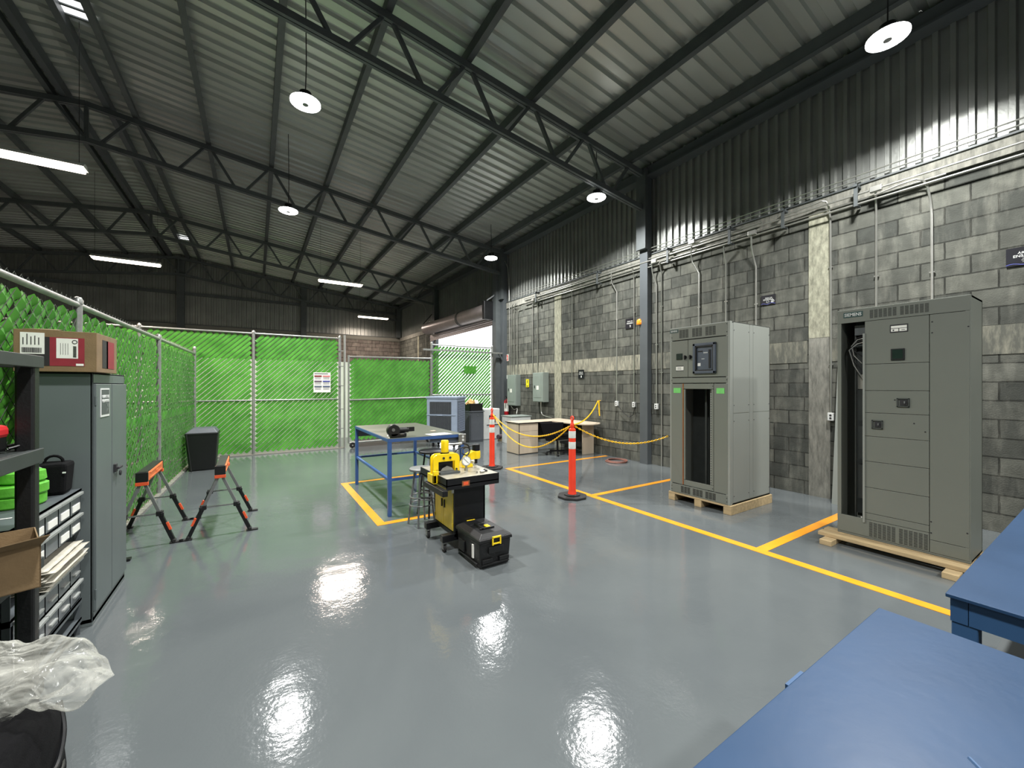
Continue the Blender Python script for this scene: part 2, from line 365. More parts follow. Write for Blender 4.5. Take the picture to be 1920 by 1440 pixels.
# block walls (z<4.14) with the rolling door opening
w=MB(); w.box(WX,WX+.16,YN,D0,0,4.14); w.box(WX,WX+.16,D1,YF,0,4.14); struct('wall_right', w, M['block'])
struct('wall_far', MB().box(XL,WX+.16,YF,YF+.16,0,4.14), M['blockx'])
struct('wall_left', MB().box(XL-.16,XL,YN,YF,0,roofz(XL)), M['galv'])
struct('wall_near', MB().box(XL,WX,YN-.16,YN,0,roofz(-2.8)+.1), M['galv'])
def corrug(mb, pts0, pts1, L, ax, pitch, depth, nrm, flat=.55):
    "trapezoid sheet swept: profile runs along ax from pts0 with length L, extruded to pts1"
    n=int(L/pitch); prof=[]
    for i in range(n):
        a=i*pitch
        f=pitch*flat; r=(pitch-f)
        prof+=[(a,0),(a+f,0),(a+f+r*.18,depth),(a+f+r*.82,depth)]
    prof.append((n*pitch,0))
    vs=[];fs=[]
    for t,h in prof:
        vs.append(Vector(pts0)+Vector(ax)*t+Vector(nrm)*h); vs.append(Vector(pts1)+Vector(ax)*t+Vector(nrm)*h)
    for i in range(len(prof)-1): fs.append((2*i,2*i+1,2*i+3,2*i+2))
    mb.add(vs,fs)
# upper cladding, right
m=MB(); m_h=roofz(WX)
corrug(m,(WX+.09,YN,4.2),(WX+.09,YN,m_h+.05),D0-.1-YN,(0,1,0),.146,.042,(-1,0,0),.5)
corrug(m,(WX+.09,D0-.1,DH+.1),(WX+.09,D0-.1,m_h+.05),D1-D0+.3,(0,1,0),.146,.042,(-1,0,0),.5)
corrug(m,(WX+.09,D1+.1,4.2),(WX+.09,D1+.1,m_h+.05),YF-D1+.2,(0,1,0),.146,.042,(-1,0,0),.5)
struct('wall_right', m, M['galv'])
m=MB(); n=int((WX-XL)/.19)
prof=[]
for i in range(n):
    a=XL+i*.19
    prof+=[(a,0),(a+.1,0),(a+.116,.03),(a+.174,.03)]
prof.append((XL+n*.19,0)); vs=[];fs=[]
for t,h in prof: vs+=[(t,YF+.09-h,4.2),(t,YF+.09-h,roofz(t)+.05)]
for i in range(len(prof)-1): fs.append((2*i,2*i+1,2*i+3,2*i+2))
m.add(vs,fs); m.box(XL,WX+.1,YF+.15,YF+.17,4.1,7.6); struct('wall_far', m, M['galv'])
# roof sheets
m=MB()
for (xa,xb) in ((-2.8,WX+.3),(-2.8,XL-.3)):
    pitch=.25; n=int((YF+.3-YN+.3)/pitch); prof=[]
    for i in range(n):
        a=YN-.3+i*pitch
        if i%4==3: prof+=[(a,0),(a+.10,0),(a+.12,.06),(a+.2,.06),(a+.22,0)]
        else: prof+=[(a,0),(a+.11,0),(a+.13,.045),(a+.215,.045),(a+.235,0)]
    prof.append((YN-.3+n*pitch,0)); vs=[];fs=[]
    for t,h in prof: vs+=[(xa,t,roofz(xa)+h),(xb,t,roofz(xb)+h)]
    for i in range(len(prof)-1): fs.append((2*i,2*i+1,2*i+3,2*i+2))
    m.add(vs,fs)
struct('ceiling', m, M['roof'])
# ring beam, bond beam, concrete columns
m=MB(); m.box(WX-.03,WX+.16,YN,D0-.35,4.10,4.29); m.box(WX-.03,WX+.16,D1+.02,YF,4.10,4.29); struct('trim_1', m, M['concrete'])
struct('trim_2', MB().box(XL,WX-.03,YF-.03,YF+.16,4.10,4.3), M['concrete'])
m=MB(); m.box(WX-.006,WX+.1,8.55,D0-.35,1.95,2.27); m.box(WX-.006,WX+.1,5.6,8.25,1.95,2.27)
struct('trim_3', m, M['pale'])
m=MB(); m.box(WX-.006,WX+.1,2.62,5.38,1.95,2.27); m.box(WX-.006,WX+.1,YN,2.32,1.95,2.27); struct('trim_15', m, M['pale_grey'])
m=MB(); m.box(WX-.012,WX+.1,8.26,8.54,0,4.10); m.box(WX-.012,WX+.1,2.34,2.6,2.3,4.10); m.box(WX-.01,WX+.1,19.3,19.5,2.3,4.1); struct('trim_4', m, M['pale_col'])
struct('trim_5', MB().box(WX-.01,WX+.1,2.34,2.6,0,2.3), M['concrete'])
# ledge angle dark line on top of ring beam
m=MB(); m.box(WX-.05,WX+.1,YN,D0-.3,4.29,4.31); m.box(XL,WX,YF-.05,YF+.1,4.3,4.33); struct('trim_6', m, M['steel_dk'])
# steel columns
m=MB()
for y in (-.3,5.38,11.0,16.75):
    m.box(WX-.13,WX-.002,y,y+.19,0,roofz(WX)-.25)
struct('trim_7', m, M['steel_col'])
m=MB()
for y in (-.3,5.38,11.0,16.75):
    m.box(WX-.22,WX-.135,y-.02,y+.21,4.4,roofz(WX)-.15)
m.box(WX-.3,WX-.02,D0-.35,D0-.1,0,5.9); m.box(WX-.25,WX-.02,YF-.3,YF-.02,4.3,6.0)
for x in (-2.75,2.0): m.box(x-.13,x+.13,YF-.2,YF-.01,0,roofz(x)-.3)
m.box(XL,WX,YF-.06,YF+.04,5.6,5.72)
struct('trim_8', m, M['steel_dk'])
struct('trim_14', MB().box(WX-.04,WX+.15,D0-.1,D1+.1,3.92,4.3), M['steel_col'])
# jamb inside faces
m=MB(); m.box(WX-.05,WX+.2,D0-.1,D0,0,DH+.5); m.box(WX-.05,WX+.2,D1,D1+.1,0,DH+.5); struct('door_1', m, M['steel_col'])
# purlins, eave beams, ridge beams
m=MB(); px=[6.3-1.2*k for k in range(0,16)]
for k,X in enumerate(px):
    if X<-2.7: X=-5.6-(6.3-1.2*(15-k)) if False else X
    z=roofz(X)
    for (a,b) in ((YN,YF),):
        m.box(X-.03,X+.03,a,b,z-.17,z-.005); m.box(X-.03,X+.06,a,b,z-.175,z-.165)
struct('trim_9', m, M['steel_dk'])
m=MB(); z=roofz(WX); m.box(WX-.1,WX+.06,YN,YF,z-.27,z-.08); m.box(WX-.16,WX+.06,YN,YF,z-.3,z-.27); struct('trim_10', m, M['steel_col'])
m=MB()
for X in (-2.5,-3.1): z=roofz(X); m.box(X-.05,X+.05,YN,YF,z-.2,z-.005)
struct('trim_11', m, M['steel_col'])
# ---------------------------------------------------------------- trusses
TL=['roof truss farthest away, against the far clad wall','roof truss above the near jamb of the rolling door','roof truss above the far jamb of the rolling door','nearest roof truss, crossing the top of the view by the tall column']
for ti,(Y,lab) in enumerate(((5.47,TL[3]),(11.1,TL[1]),(16.85,TL[2]),(22.2,TL[0]),(-.2,'roof truss overhead behind the viewpoint'))):
    t=thing('roof_truss','dark grey steel '+lab,'roof truss',(WX-.2,Y,roofz(WX)-.4))
    tz=lambda X: roofz(X)-.26
    top=MB(); bot=MB()
    for off in (-.03,.03):
        for (xa,xb) in ((WX-.2,-2.8),(-2.8,XL+.2)):
            top.bar((xa,Y+off,tz(xa)),(xb,Y+off,tz(xb)),.045,.1)
            bot.bar((xa,Y+off,tz(xa)-.70),(xb,Y+off,tz(xb)-.70),.045,.09)
    build('top_chord',top,M['steel_dk'],t); build('bottom_chord',bot,M['steel_dk'],t)
    xs=[6.3-1.2*k for k in range(-1+1,16)]
    for X in xs:
        if abs(X+2.8)<.3: continue
        for s in (-1,1):
            xb=X+s*.5
            if xb>WX-.2 or xb<XL+.2: continue
            build('web_member',MB().bar((X+s*.07,Y,tz(X)-.03),(xb,Y,tz(xb)-.68),.05,.055,(0,1,0)),M['steel_dk'],t)
    build('king_post',MB().bar((-2.8,Y,tz(-2.8)),(-2.8,Y,tz(-2.8)-.72),.06,.06,(0,1,0)),M['steel_dk'],t)
# roof vents, emissive ridge panes stand in for the sky
for i,(x,y) in enumerate(((-2.3,8.6),(-2.3,19.7))):
    t=thing('ridge_vent',('small daylight opening in the roof ridge, nearer one at the top left' if i==0 else 'small daylight opening in the roof ridge, farther one above the hanging tube lamp'),'roof vent',(x,y,roofz(x)-.02))
    f=MB(); z=roofz(x)-.03
    for dx in (-.2,.2): f.box(x+dx-.02,x+dx+.02,y-.2,y+.2,z-.02,z+.01)
    for dy in (-.2,0,.2): f.box(x-.2,x+.2,y+dy-.02,y+dy+.02,z-.02,z+.01)
    build('frame',f,M['steel_dk'],t)
    build('pane',MB().box(x-.19,x+.19,y-.19,y+.19,z,z+.004),emi('ridge pane sky',(1,1,1,1),2.2),t)

# ---------------------------------------------------------------- yellow lines
def line(x0,x1,y0,y1,lab): single('floor_line',MB().box(x0,x1,y0,y1,.0005,.003),M['yline'],lab,'floor marking','yellow floor lines')
line(4.07,4.17,-.8,6.52,'long straight yellow floor line running under the front post towards the bench')
line(4.07,6.78,6.52,6.61,'thin yellow cross line in front of the oak desk')
line(4.17,6.78,4.25,4.34,'yellow cross line starting beside the front orange post')
line(4.17,6.78,1.93,2.03,'yellow cross line between the two switchgear cabinets')
line(1.17,1.27,4.68,7.05,'yellow line on the left side of the blue tube table')
line(1.27,2.5,4.68,4.77,'yellow line on the floor at the front of the blue tube table')
line(1.27,2.5,6.96,7.05,'yellow line on the floor behind the blue tube table')

# ---------------------------------------------------------------- rolling door
t=thing('rolling_door','rolled-up steel shutter door over the bright doorway','door',(6.55,14.4,3.9))
m=MB(); m.cyl((6.5,D0+.05,4.1),(6.5,D1-.05,4.18),.25,n=28); build('shutter_roll',m,M['door_slat'],t,smooth=True)
m=MB()
for k in range(4): m.box(6.68-.006*(k%2),6.71,D0,D1,3.85-.07*k+.0,3.91-.07*k)
build('curtain',m,M['door_slat'],t)
m=MB(); m.box(6.22,6.8,D0-.16,D0-.02,3.78,4.38); build('motor_cover',m,M['blackm'],t,bevel=.02)
m=MB(); m.torus((6.5,13.6,4.12),.262,.012,'Y'); m.torus((6.5,13.7,4.12),.262,.012,'Y'); build('strap',m,M['steel_dk'],t,smooth=True)
m=MB(); m.bar((6.8,D0-.35,4.75),(6.35,D0-.1,4.4),.04,.04); m.bar((6.8,D1+.1,4.9),(6.35,D1-.0,4.4),.04,.04); build('bracket',m,M['steel_dk'],t)
m=MB(); pts=[(6.6,D0-.13,3.8),(6.62,D0-.16,3.2),(6.66,D0-.2,2.6)]; m.tube(pts,.01,6); build('chain',m,M['pipe'],t)

# ---------------------------------------------------------------- fences
def fence_fill(org, dr, L, z0, z1, sw, pitch=.079, slat=True, hz=.04, amp=.006):
    org=Vector(org); dr=Vector(dr).normalized(); nr=Vector((dr.y,-dr.x,0)); H=z1-z0
    wires=MB(); sl=MB(); st=pitch*math.sqrt(2)
    def pt(s,z,o): return org+dr*s+Vector((0,0,z0+z))+nr*o
    k=0; c=-H
    while c<L:
        for sg in (1,-1):
            s0=max(0,c); s1=min(L,c+H)
            if s1-s0<.03: continue
            if sg>0: a=(s0,s0-c); b=(s1,s1-c)
            else: a=(s0,H-(s0-c)); b=(s1,H-(s1-c))
            p0=pt(a[0],a[1],.006*sg); p1=pt(b[0],b[1],.006*sg)
            wires.bar(p0,p1,.0032,.0032,(0,0,1))
        if slat:
            cc=c+st/2; s0=max(.01,cc+.01); s1=min(L-.01,cc+H-.01)
            if s1-s0>.05:
                jit=random.uniform(-.003,.003)
                vs=[];fs=[]; w=sw/2/math.sqrt(2); zs=[s0-cc]+[q*hz for q in range(int((s0-cc)/hz)+1,int((s1-cc)/hz)+1)]+[s1-cc]; n=len(zs)-1
                for i in range(n+1):
                    z=zs[i]; s=z+cc
                    o=amp*(1 if round(z/hz+(k%2)*.5)%2 else -1)+jit
                    vs+=[pt(s-w,z+w,o-.004),pt(s,z,o+.003),pt(s+w,z-w,o-.004)]
                for i in range(n):
                    q=3*i; fs+=[(q,q+1,q+4,q+3),(q+1,q+2,q+5,q+4)]
                sl.add(vs,fs)
        c+=st; k+=1
    return wires, sl
def post(x,y,h,r=.03,cap=True):
    m=MB(); m.cyl((x,y,0),(x,y,h),r,n=16)
    if cap: m.lathe((x,y,h),[(r*1.15,-.02),(r*1.2,.01),(r*.8,.035),(0,.045)],16)
    return m
# left fence
lf=lambda y: -1.38+(y-2.0)*(.26/9.08)
t=thing('chain_link_fence','low chain-link fence with green woven slats along the left side','fence',(lf(6),6,0))
ys=[-1.0,2.0,4.93,7.8,11.0]; dr=Vector((.26,9.08,0)).normalized()
for y in ys: build('post',post(lf(y),y,2.33 if y<10.9 else 2.42,.03),M['gpipe'],t,smooth=True)
build('top_rail',MB().cyl((lf(-1),-1,2.3),(lf(11),11,2.3),.024,n=14),M['gpipe'],t,smooth=True)
for a,b in zip(ys[:-1],ys[1:]):
    if b<2.5: continue
    Lp=math.hypot(b-a,lf(b)-lf(a))-.07
    w,s=fence_fill((lf(a)+.03*dr.x,a+.035,0),dr,Lp,.04,2.23,.084,amp=.011)
    build('wire_mesh',w,M['wire'],t); build('slat_panel',s,M['slat'],t,smooth=True)
m=MB(); y=2.1
while y<10.9:
    m.bar((lf(y),y,2.30),(lf(y)+.01,y+.03,2.345),.003,.003); m.bar((lf(y),y+.03,2.30),(lf(y)-.01,y,2.345),.003,.003); y+=.085
build('wire_barbs',m,M['wire'],t,kind='stuff')
m=MB()
for y in (4.93,7.8): 
    for z in (.4,1.15): m.torus((lf(y),y,z),.032,.004,'Z',16,6)
build('tie_bands',m,M['wire'],t)
# back fence (tall)
t=thing('chain_link_fence','tall chain-link fence with green slats at the back, left of the gate','fence',(0,11.1,0))
xs=[-4.0,-2.03,-.05,1.82]
for x in xs: build('post',post(x,11.1,2.86,.032),M['gpipe'],t,smooth=True)
for z in (2.83,1.27): build('rail',MB().cyl((xs[0],11.1-.0,z),(xs[-1],11.1,z),.022 if z>2 else .017,n=12),M['gpipe'],t,smooth=True)
for a,b in zip(xs[:-1],xs[1:]):
    w,s=fence_fill((a+.04,11.12,0),(1,0,0),b-a-.08,.05,2.80,.067,amp=.004)
    build('wire_mesh',w,M['wire'],t); build('slat_panel',s,M['slat'],t,smooth=True)
# galvanized bright post just right of it
build('gate_latch_post',MB().cyl((1.93,11.06,0),(1.93,11.06,2.92),.026,n=12),M['pipe'],t,smooth=True)
m=MB()
for z in (2.5,2.1,1.6,1.0,.5): m.box(1.78,1.95,11.05,11.075,z,z+.02)
build('hinge_straps',m,M['gpipe'],t)
# sliding gate
t=thing('sliding_gate','lower wheeled chain-link gate with green slats behind the blue table','gate',(3.1,11.0,0))
gx0,gx1,gy=2.02,4.26,11.0
for x in (gx0,gx1): build('frame_post',MB().cyl((x,gy,.12),(x,gy,2.4),.024,n=12),M['gpipe'],t,smooth=True)
for z in (2.38,1.26,.15): build('frame_rail',MB().cyl((gx0,gy,z-.02),(gx1,gy,z+.02),.022,n=12),M['gpipe'],t,smooth=True)
w,s=fence_fill((gx0+.03,gy+.01,0),(1,0,0),gx1-gx0-.06,.19,2.33,.071,amp=.004)
build('wire_mesh',w,M['wire'],t); build('slat_panel',s,M['slat'],t,smooth=True)
for x in (2.1,4.15):
    m=MB(); m.torus((x,gy-.07,.075),.055,.02,'Y',24,8); m.cyl((x,gy-.1,.075),(x,gy-.04,.075),.035,n=12); w=build('wheel',m,M['rubber'],t,smooth=True)
    m=MB(); m.cyl((x,gy-.102,.075),(x,gy-.038,.075),.018,n=10); m.bar((x-.06,gy-.03,.13),(x,gy-.03,.075),.01,.03); build('wheel_fork',m,M['pipe'],w)
# right bay fence in front of the doorway
t=thing('chain_link_fence','backlit chain-link fence with thin green slats in front of the doorway','fence',(5.4,11.15,0))
rx0,rx1,ry=4.33,6.38,11.15
for x in (rx0,rx1): build('post',post(x,ry,2.86,.032),M['gpipe'],t,smooth=True)
for z in (2.82,1.34): build('rail',MB().cyl((rx0,ry,z),(rx1,ry,z),.02,n=12),M['gpipe'],t,smooth=True)
w,s=fence_fill((rx0+.04,ry+.02,0),(1,0,0),rx1-rx0-.08,.75,2.79,.057,amp=.004)
build('wire_mesh',w,M['wire'],t); build('slat_panel',s,M['slat'],t,smooth=True)
build('upper_track',MB().bar((4.05,ry-.06,2.66),(6.82,ry-.06,2.66),.05,.05),M['gpipe'],t)
build('brace',MB().bar((6.6,ry-.06,2.64),(6.82,ry-.06,2.3),.04,.04),M['steel_dk'],t)
# small dark plates seen on the slats
single('plate_sign',MB().box(*[5.36,5.78,11.10,11.115,1.98,2.22]),M['slat'],'small plain green plate hung on the backlit fence by the doorway','sign')
# added cream panel behind the fence, brightens the gaps between slats
struct('trim_12',MB().box(-3.2,2.6,13.3,13.36,0,2.35),M['backing'])
# notice board on the fence
c=P(604,717,Y=11.03); hw=.195; hh=.25
t=thing('notice_board','white notice sheet with six coloured headings on the back fence','sign',(c.x,c.y,c.z-hh))
build('sheet',MB().box(c.x-hw,c.x+hw,11.03,11.042,c.z-hh,c.z+hh),M['white'],t)
cols=[(128,24,34),(206,120,120),(92,76,92),(70,76,150),(84,96,112),(72,84,112)]
for i in range(6):
    r,q=divmod(i,2); x0=c.x-hw+.02+q*.19; z1=c.z+hh-.075-r*.13
    build('heading_bar',MB().box(x0,x0+.165,11.024,11.03,z1-.035,z1),pm('heading print %d'%i,cols[i],.6),t)
    m=MB()
    for k in range(3): m.box(x0+.01,x0+.15,11.026,11.03,z1-.055-k*.02,z1-.049-k*.02)
    build('text_lines',m,pm('grey print',(150,150,160),.6) if i==0 else bpy.data.materials['grey print'],t)
build('title_bar',MB().box(c.x-hw+.02,c.x+hw-.06,11.026,11.03,c.z+hh-.04,c.z+hh-.025),M['ink'],t)
# curb strip under the fences
m=MB(); m.box(-4.2,1.9,11.02,11.2,0,.02)
m.add([(lf(2)-.05,2,0),(lf(2)+.05,2,0),(lf(2)+.05,2,.02),(lf(2)-.05,2,.02),(lf(11)-.05,11,0),(lf(11)+.05,11,0),(lf(11)+.05,11,.02),(lf(11)-.05,11,.02)],[(0,1,2,3),(7,6,5,4),(3,2,6,7),(1,5,6,2),(0,3,7,4)])
struct('trim_13',m,M['concrete'])
# ================================================================ SWITCHGEAR 1 (with window and open slot)
def bolts(pts, ax, r=.006, t=.004):
    m=MB()
    for p in pts:
        p=Vector(p); q=p+Vector(ax)*t; m.cyl(p,q,r,r*.7,8)
    return m
x0,x1,y0,y1,zb,zt=4.95,5.95,2.72,3.57,.116,2.41
t=thing('switchgear_cabinet','grey switchgear cabinet with a dark square breaker window and tall open slot, on a pallet','electrical cabinet',(x0,y0,zb))
T=.02
def sy(s): return y1-s*(y1-y0)
m=MB()
m.box(x0,x1,y0,y0+T,zb,zt); m.box(x0+.02,x1,y1-T,y1,zb,zt); m.box(x1-T,x1,y0,y1,zb,zt); m.box(x0,x1,y0,y1,zt-T,zt); m.box(x0,x1,y0,y1,zb,zb+T)
m.box(x0-.001,x0+.05,y0-.0015,y0+.05,zb-.0,zt+.001); m.box(x0-.001,x0+.05,y1-.035,y1+.001,zb,zt+.001)
build('body',m,M['sg_lt'],t,bevel=.003)
fx=x0-.004
def pan(nm,s0,s1,z0,z1,mat='sg',th=.018,par=None,dx=0,g=.003):
    return build(nm,MB().box(fx-dx,fx-dx+th,sy(s1)+g,sy(s0)-g,z0+g,z1-g),M[mat],par or t,bevel=.002)
top=pan('top_panel',.02,.97,2.235,2.405)
def vent(s0,s1,z0,z1,par,xf,rows=9,cols=1,Y=sy,dx=.002):
    m=MB(); dz=(z1-z0)/rows; dy=(s1-s0)/cols
    for r in range(rows):
        for c in range(cols):
            a=Y(s0+c*dy+dy*.08); b=Y(s0+(c+1)*dy-dy*.08)
            m.box(xf-dx,xf+.001,min(a,b),max(a,b),z0+r*dz+dz*.25,z0+r*dz+dz*.8)
    return build('vent_slots',m,M['slot'],par)
for s in (.17,.40,.62): vent(s,s+.17,2.26,2.375,top,fx,10,3)
lg=build('name_plate',MB().box(fx-.004,fx,sy(.155),sy(.0),2.345,2.39),M['logo'],t)
text('lettering','SIEMENS',(fx-.0045,sy(.078),2.367),'-X',.1,.022,M['white_pl'],lg)
ld=pan('meter_door',.02,.33,1.72,2.23); rd=pan('breaker_door',.33,.97,1.72,2.23)
build('meter',MB().box(fx-.012,fx,sy(.23),sy(.125),1.965,2.05),M['screen_dark'],ld,bevel=.003)
for s,par in ((.285,ld),(.375,rd)):
    m=MB(); m.cyl((fx,sy(s),1.995),(fx-.012,sy(s),1.995),.022,n=16); m.box(fx-.03,fx-.01,sy(s)-.006,sy(s)+.006,1.96,2.02); build('door_lock',m,M['black'],par,smooth=True)
lb=build('warning_label',MB().box(fx-.002,fx,sy(.25),sy(.115),1.815,1.875),M['white'],ld)
m=MB(); m.box(fx-.003,fx,sy(.25),sy(.115),1.871,1.88); m.box(fx-.003,fx,sy(.25),sy(.115),1.81,1.818)
for k in range(3): m.box(fx-.003,fx,sy(.21),sy(.14),1.83+k*.012,1.834+k*.012)
build('label_print',m,M['ink'],lb)
# window
m=MB(); a,b=sy(.80),sy(.43); za,zc=1.765,2.165
for (p,q,r,s) in ((a,b,zc-.035,zc),(a,b,za,za+.035),(a,a+.035,za,zc),(b-.035,b,za,zc)): m.box(fx-.03,fx,p,q,r,s)
wf=build('window_bezel',m,M['bezel'],rd,bevel=.006)
m=MB()
for (p,q,r,s) in ((a+.035,b-.035,zc-.05,zc-.035),(a+.035,b-.035,za+.035,za+.05),(a+.035,a+.047,za+.035,zc-.035),(b-.047,b-.035,za+.035,zc-.035)): m.box(fx-.024,fx,p,q,r,s)
build('window_gasket',m,M['black'],wf)
build('breaker_face',MB().box(fx-.004,fx+.02,a+.04,b-.04,za+.04,zc-.04),M['bezel'],wf)
m=MB(); m.box(fx-.012,fx-.004,a+.075,a+.1,za+.07,zc-.09); m.box(fx-.007,fx-.004,b-.13,b-.06,zc-.115,zc-.1); build('breaker_slot',m,M['slot'],wf)
m=MB()
for k in range(3): m.box(fx-.007,fx-.004,a+.12+k*.02,a+.13+k*.02,zc-.135,zc-.12)
m.box(fx-.007,fx-.004,a+.16,a+.2,za+.19,za+.196); m.box(fx-.007,fx-.004,b-.1,b-.06,za+.1,za+.14); build('breaker_marks',m,M['white_pl'],wf)
pan('middle_strip',.02,.97,1.64,1.715)
lp=pan('left_panel',.02,.235,.245,1.635); rp=pan('right_panel',.755,.97,.245,1.635)
hd=pan('slot_header',.25,.755,1.56,1.635); ft=pan('slot_footer',.25,.755,.245,.32); sj=pan('slot_jamb',.715,.755,.32,1.56); pan('slot_jamb',.25,.285,.32,1.56)
build('copper_strip',MB().box(fx-.003,fx+.01,sy(.25),sy(.237),.25,1.635),M['copper'],t)
for s0,s1 in ((.07,.2),(.80,.92)): build('masking_tape',MB().box(fx-.003,fx,sy(s1),sy(s0),1.505,1.575),M['gtape'],t)
bp=pan('bottom_panel',.02,.97,.12,.24)
for s in (.2,.41,.62): vent(s,s+.17,.135,.225,bp,fx,9,3)
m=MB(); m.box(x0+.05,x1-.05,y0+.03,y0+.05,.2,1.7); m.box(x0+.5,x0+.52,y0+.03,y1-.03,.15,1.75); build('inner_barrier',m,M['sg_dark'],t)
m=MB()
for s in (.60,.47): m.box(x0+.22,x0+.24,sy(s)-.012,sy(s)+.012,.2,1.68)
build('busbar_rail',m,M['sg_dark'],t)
m=MB()
m.box(x0+.06,x0+.065,sy(.70),sy(.655),.2,1.68); rl=build('perforated_rail',m,M['sg_lt'],t)
m=MB()
for k in range(46): m.box(x0+.057,x0+.06,sy(.69),sy(.665),.24+k*.031,.25+k*.031)
build('rail_holes',m,M['slot'],rl)
# side panels
m=MB(); ny=y0-.003
for (a,b) in ((5.02,5.40),(5.50,5.93)):
    for (c,d) in ((.14,1.255),(1.262,2.40)): m.box(a,b,ny,y0,c,d)
m.box(5.41,5.49,ny,y0,.14,2.40); build('side_panel',m,M['sg_lt'],t,bevel=.001)
pts=[]
for a in (5.035,5.385,5.515,5.915):
    for z in (.22,1.16,1.36,2.3): pts.append((a,ny,z))
build('panel_screws',bolts(pts,(0,-1,0)),M['ink'],t)
pts=[(fx,sy(s),z) for s in (.035,.955) for z in (2.38,2.28,1.68,.2,.155)]+[(fx,sy(.24),1.6),(fx,sy(.74),1.6),(fx,sy(.74),.28)]
build('face_screws',bolts(pts,(-1,0,0)),M['ink'],t)
# pallet 1
def pallet(lab, xa,xb,ya,yb,h,lead=0):
    t=thing('wooden_pallet',lab,'pallet',(xa,ya,0))
    for x in (xa,(xa+xb)/2-.04,xb-.09): build('stringer',MB().box(x,x+.09,ya,yb,.0,h-.022),M['wood'],t) if False else None
    for y in (ya,(ya+yb)/2-.05,yb-.1): build('runner',MB().box(xa-lead,xb,y,y+.1,0,h-.024),M['wood'],t,bevel=.003)
    n=8; w=(xb-xa)/n
    for k in range(n):
        x=xa+w*k; build('deck_board',MB().box(x,x+w-.004,ya,yb,h-.022,h),M['wood'],t,bevel=.002)
    return t
pallet('low pine pallet under the cabinet with the dark window',4.94,5.97,2.7,3.59,.114)

# ================================================================ SWITCHGEAR 2 (wide, open slot on its left)
x0,x1,y0,y1,zb,zt=5.10,5.58,.76,1.68,.09,2.38
t=thing('switchgear_cabinet','wide grey-green distribution cabinet with an open strip of wiring, on timber skids','electrical cabinet',(x0,y0,zb))
def Yp(px,py): return P(px,py,X=x0)
Yx=lambda px: P(px,700,X=x0).y
def Z(px,py): return P(px,py,X=x0).z
ya=Yx(1577.5); yb=Yx(1621.5); yc=Yx(1743)
zh=(Z(1571.7,605.8)+Z(1819.5,584.5))/2; zlo=Z(1600,978)
m=MB(); m.box(x0,x1,y0,y0+T,zb,zt); m.box(x0,x1,y1-T,y1,zb,zt); m.box(x1-T,x1,y0,y1,zb,zt); m.box(x0,x1,y0,y1,zt-T,zt); m.box(x0,x1,y0,y1,zb,zb+T)
m.box(x0-.001,x0+.03,ya,y1+.001,zb,zt+.001); m.box(x0-.001,x0+.03,y0-.0015,y0+.03,zb,zt+.001); m.box(x0+.02,x1,yb-.0,yb+.004,zlo,zh)
build('body',m,M['sg'],t,bevel=.003)
fx=x0-.004
def pn(nm,yA,yB,z0,z1,mat='sg',g=.002,par=None): return build(nm,MB().box(fx,fx+.018,min(yA,yB)+g,max(yA,yB)-g,z0+g,z1-g),M[mat],par or t,bevel=.0015)
hdp=pn('header_panel',y0,y1,zh,zt-.003)
cs=[zh,(Z(1623,682.5)+Z(1743,679.7))/2,(Z(1623,732)+Z(1743,733))/2,(Z(1623,774)+Z(1743,778))/2,(Z(1623,818)+Z(1743,826))/2,(Z(1623,865)+Z(1743,878))/2,(Z(1623,913)+Z(1743,932))/2,(Z(1623,962)+Z(1743,984))/2,Z(1743,999)]
for a,b in zip(cs[:-1],cs[1:]): pn('cover_plate',yb,yc,b,a)
zf=cs[-1]
rp=pn('right_panel',yc,y0+.004,zf-.06,zh)
pn('base_panel',yc,y1-.002,zb+.02,zf); pn('base_panel',y0+.004,yc,zb+.02,zf-.06); build('open_edge_flange',MB().box(fx-.012,fx,yb-.004,yb+.012,zlo+.02,zh-.12),M['sg_lt'],t)
def vent2(pxa,pxb,z0,z1,par,rows,cols):
    a=Yx(pxa); b=Yx(pxb); m=MB(); dz=(z1-z0)/rows; dy=(a-b)/cols
    for r in range(rows):
        for c in range(cols): m.box(fx-.0015,fx+.001,b+c*dy+dy*.12,b+(c+1)*dy-dy*.12,z0+r*dz+dz*.3,z0+r*dz+dz*.75)
    build('vent_slots',m,M['slot'],par)
zv0=Z(1700,600); zv1=Z(1700,577)
vent2(1630,1682,zh+.025,zt-.03,hdp,11,6); vent2(1687,1743,zh+.025,zt-.03,hdp,11,6)
zv=Z(1650,1004); vent2(1629,1680,zb+.03,zf-.02,t,11,6); vent2(1685,1741,zb+.03,zf-.02,t,11,6)
yA,yB=Yx(1582),Yx(1618); zc=(Z(1582,592)+Z(1618,588))/2
lg=build('name_plate',MB().box(fx-.004,fx,yB,yA,zc-.026,zc+.026),M['logo'],t)
text('lettering','SIEMENS',(fx-.0045,(yA+yB)/2,zc),'-X',(yA-yB)*.88,.032,M['white_pl'],lg)
yA,yB=Yx(1669),Yx(1703); z1=Z(1686,608); z0=Z(1686,623)
lb=build('warning_label',MB().box(fx-.003,fx,yB,yA,z0,z1),M['ink'],t)
m=MB(); m.box(fx-.0045,fx,yB+.008,yA-.008,(z0+z1)/2+.003,z1-.012); m.box(fx-.0045,fx,yB+.008,(yA+yB)/2-.003,z0+.01,(z0+z1)/2-.002); m.box(fx-.0045,fx,(yA+yB)/2+.003,yA-.008,z0+.01,(z0+z1)/2-.002); build('label_field',m,M['white'],lb)
m=MB(); m.box(fx-.006,fx,yA-.03,yA-.02,z0+.016,z0+.028); m.box(fx-.006,fx,yB+.02,yB+.045,z0+.02,z0+.024); build('label_print',m,M['ink'],lb)
yA,yB=Yx(1671),Yx(1697); zm=Z(1684,664.5)
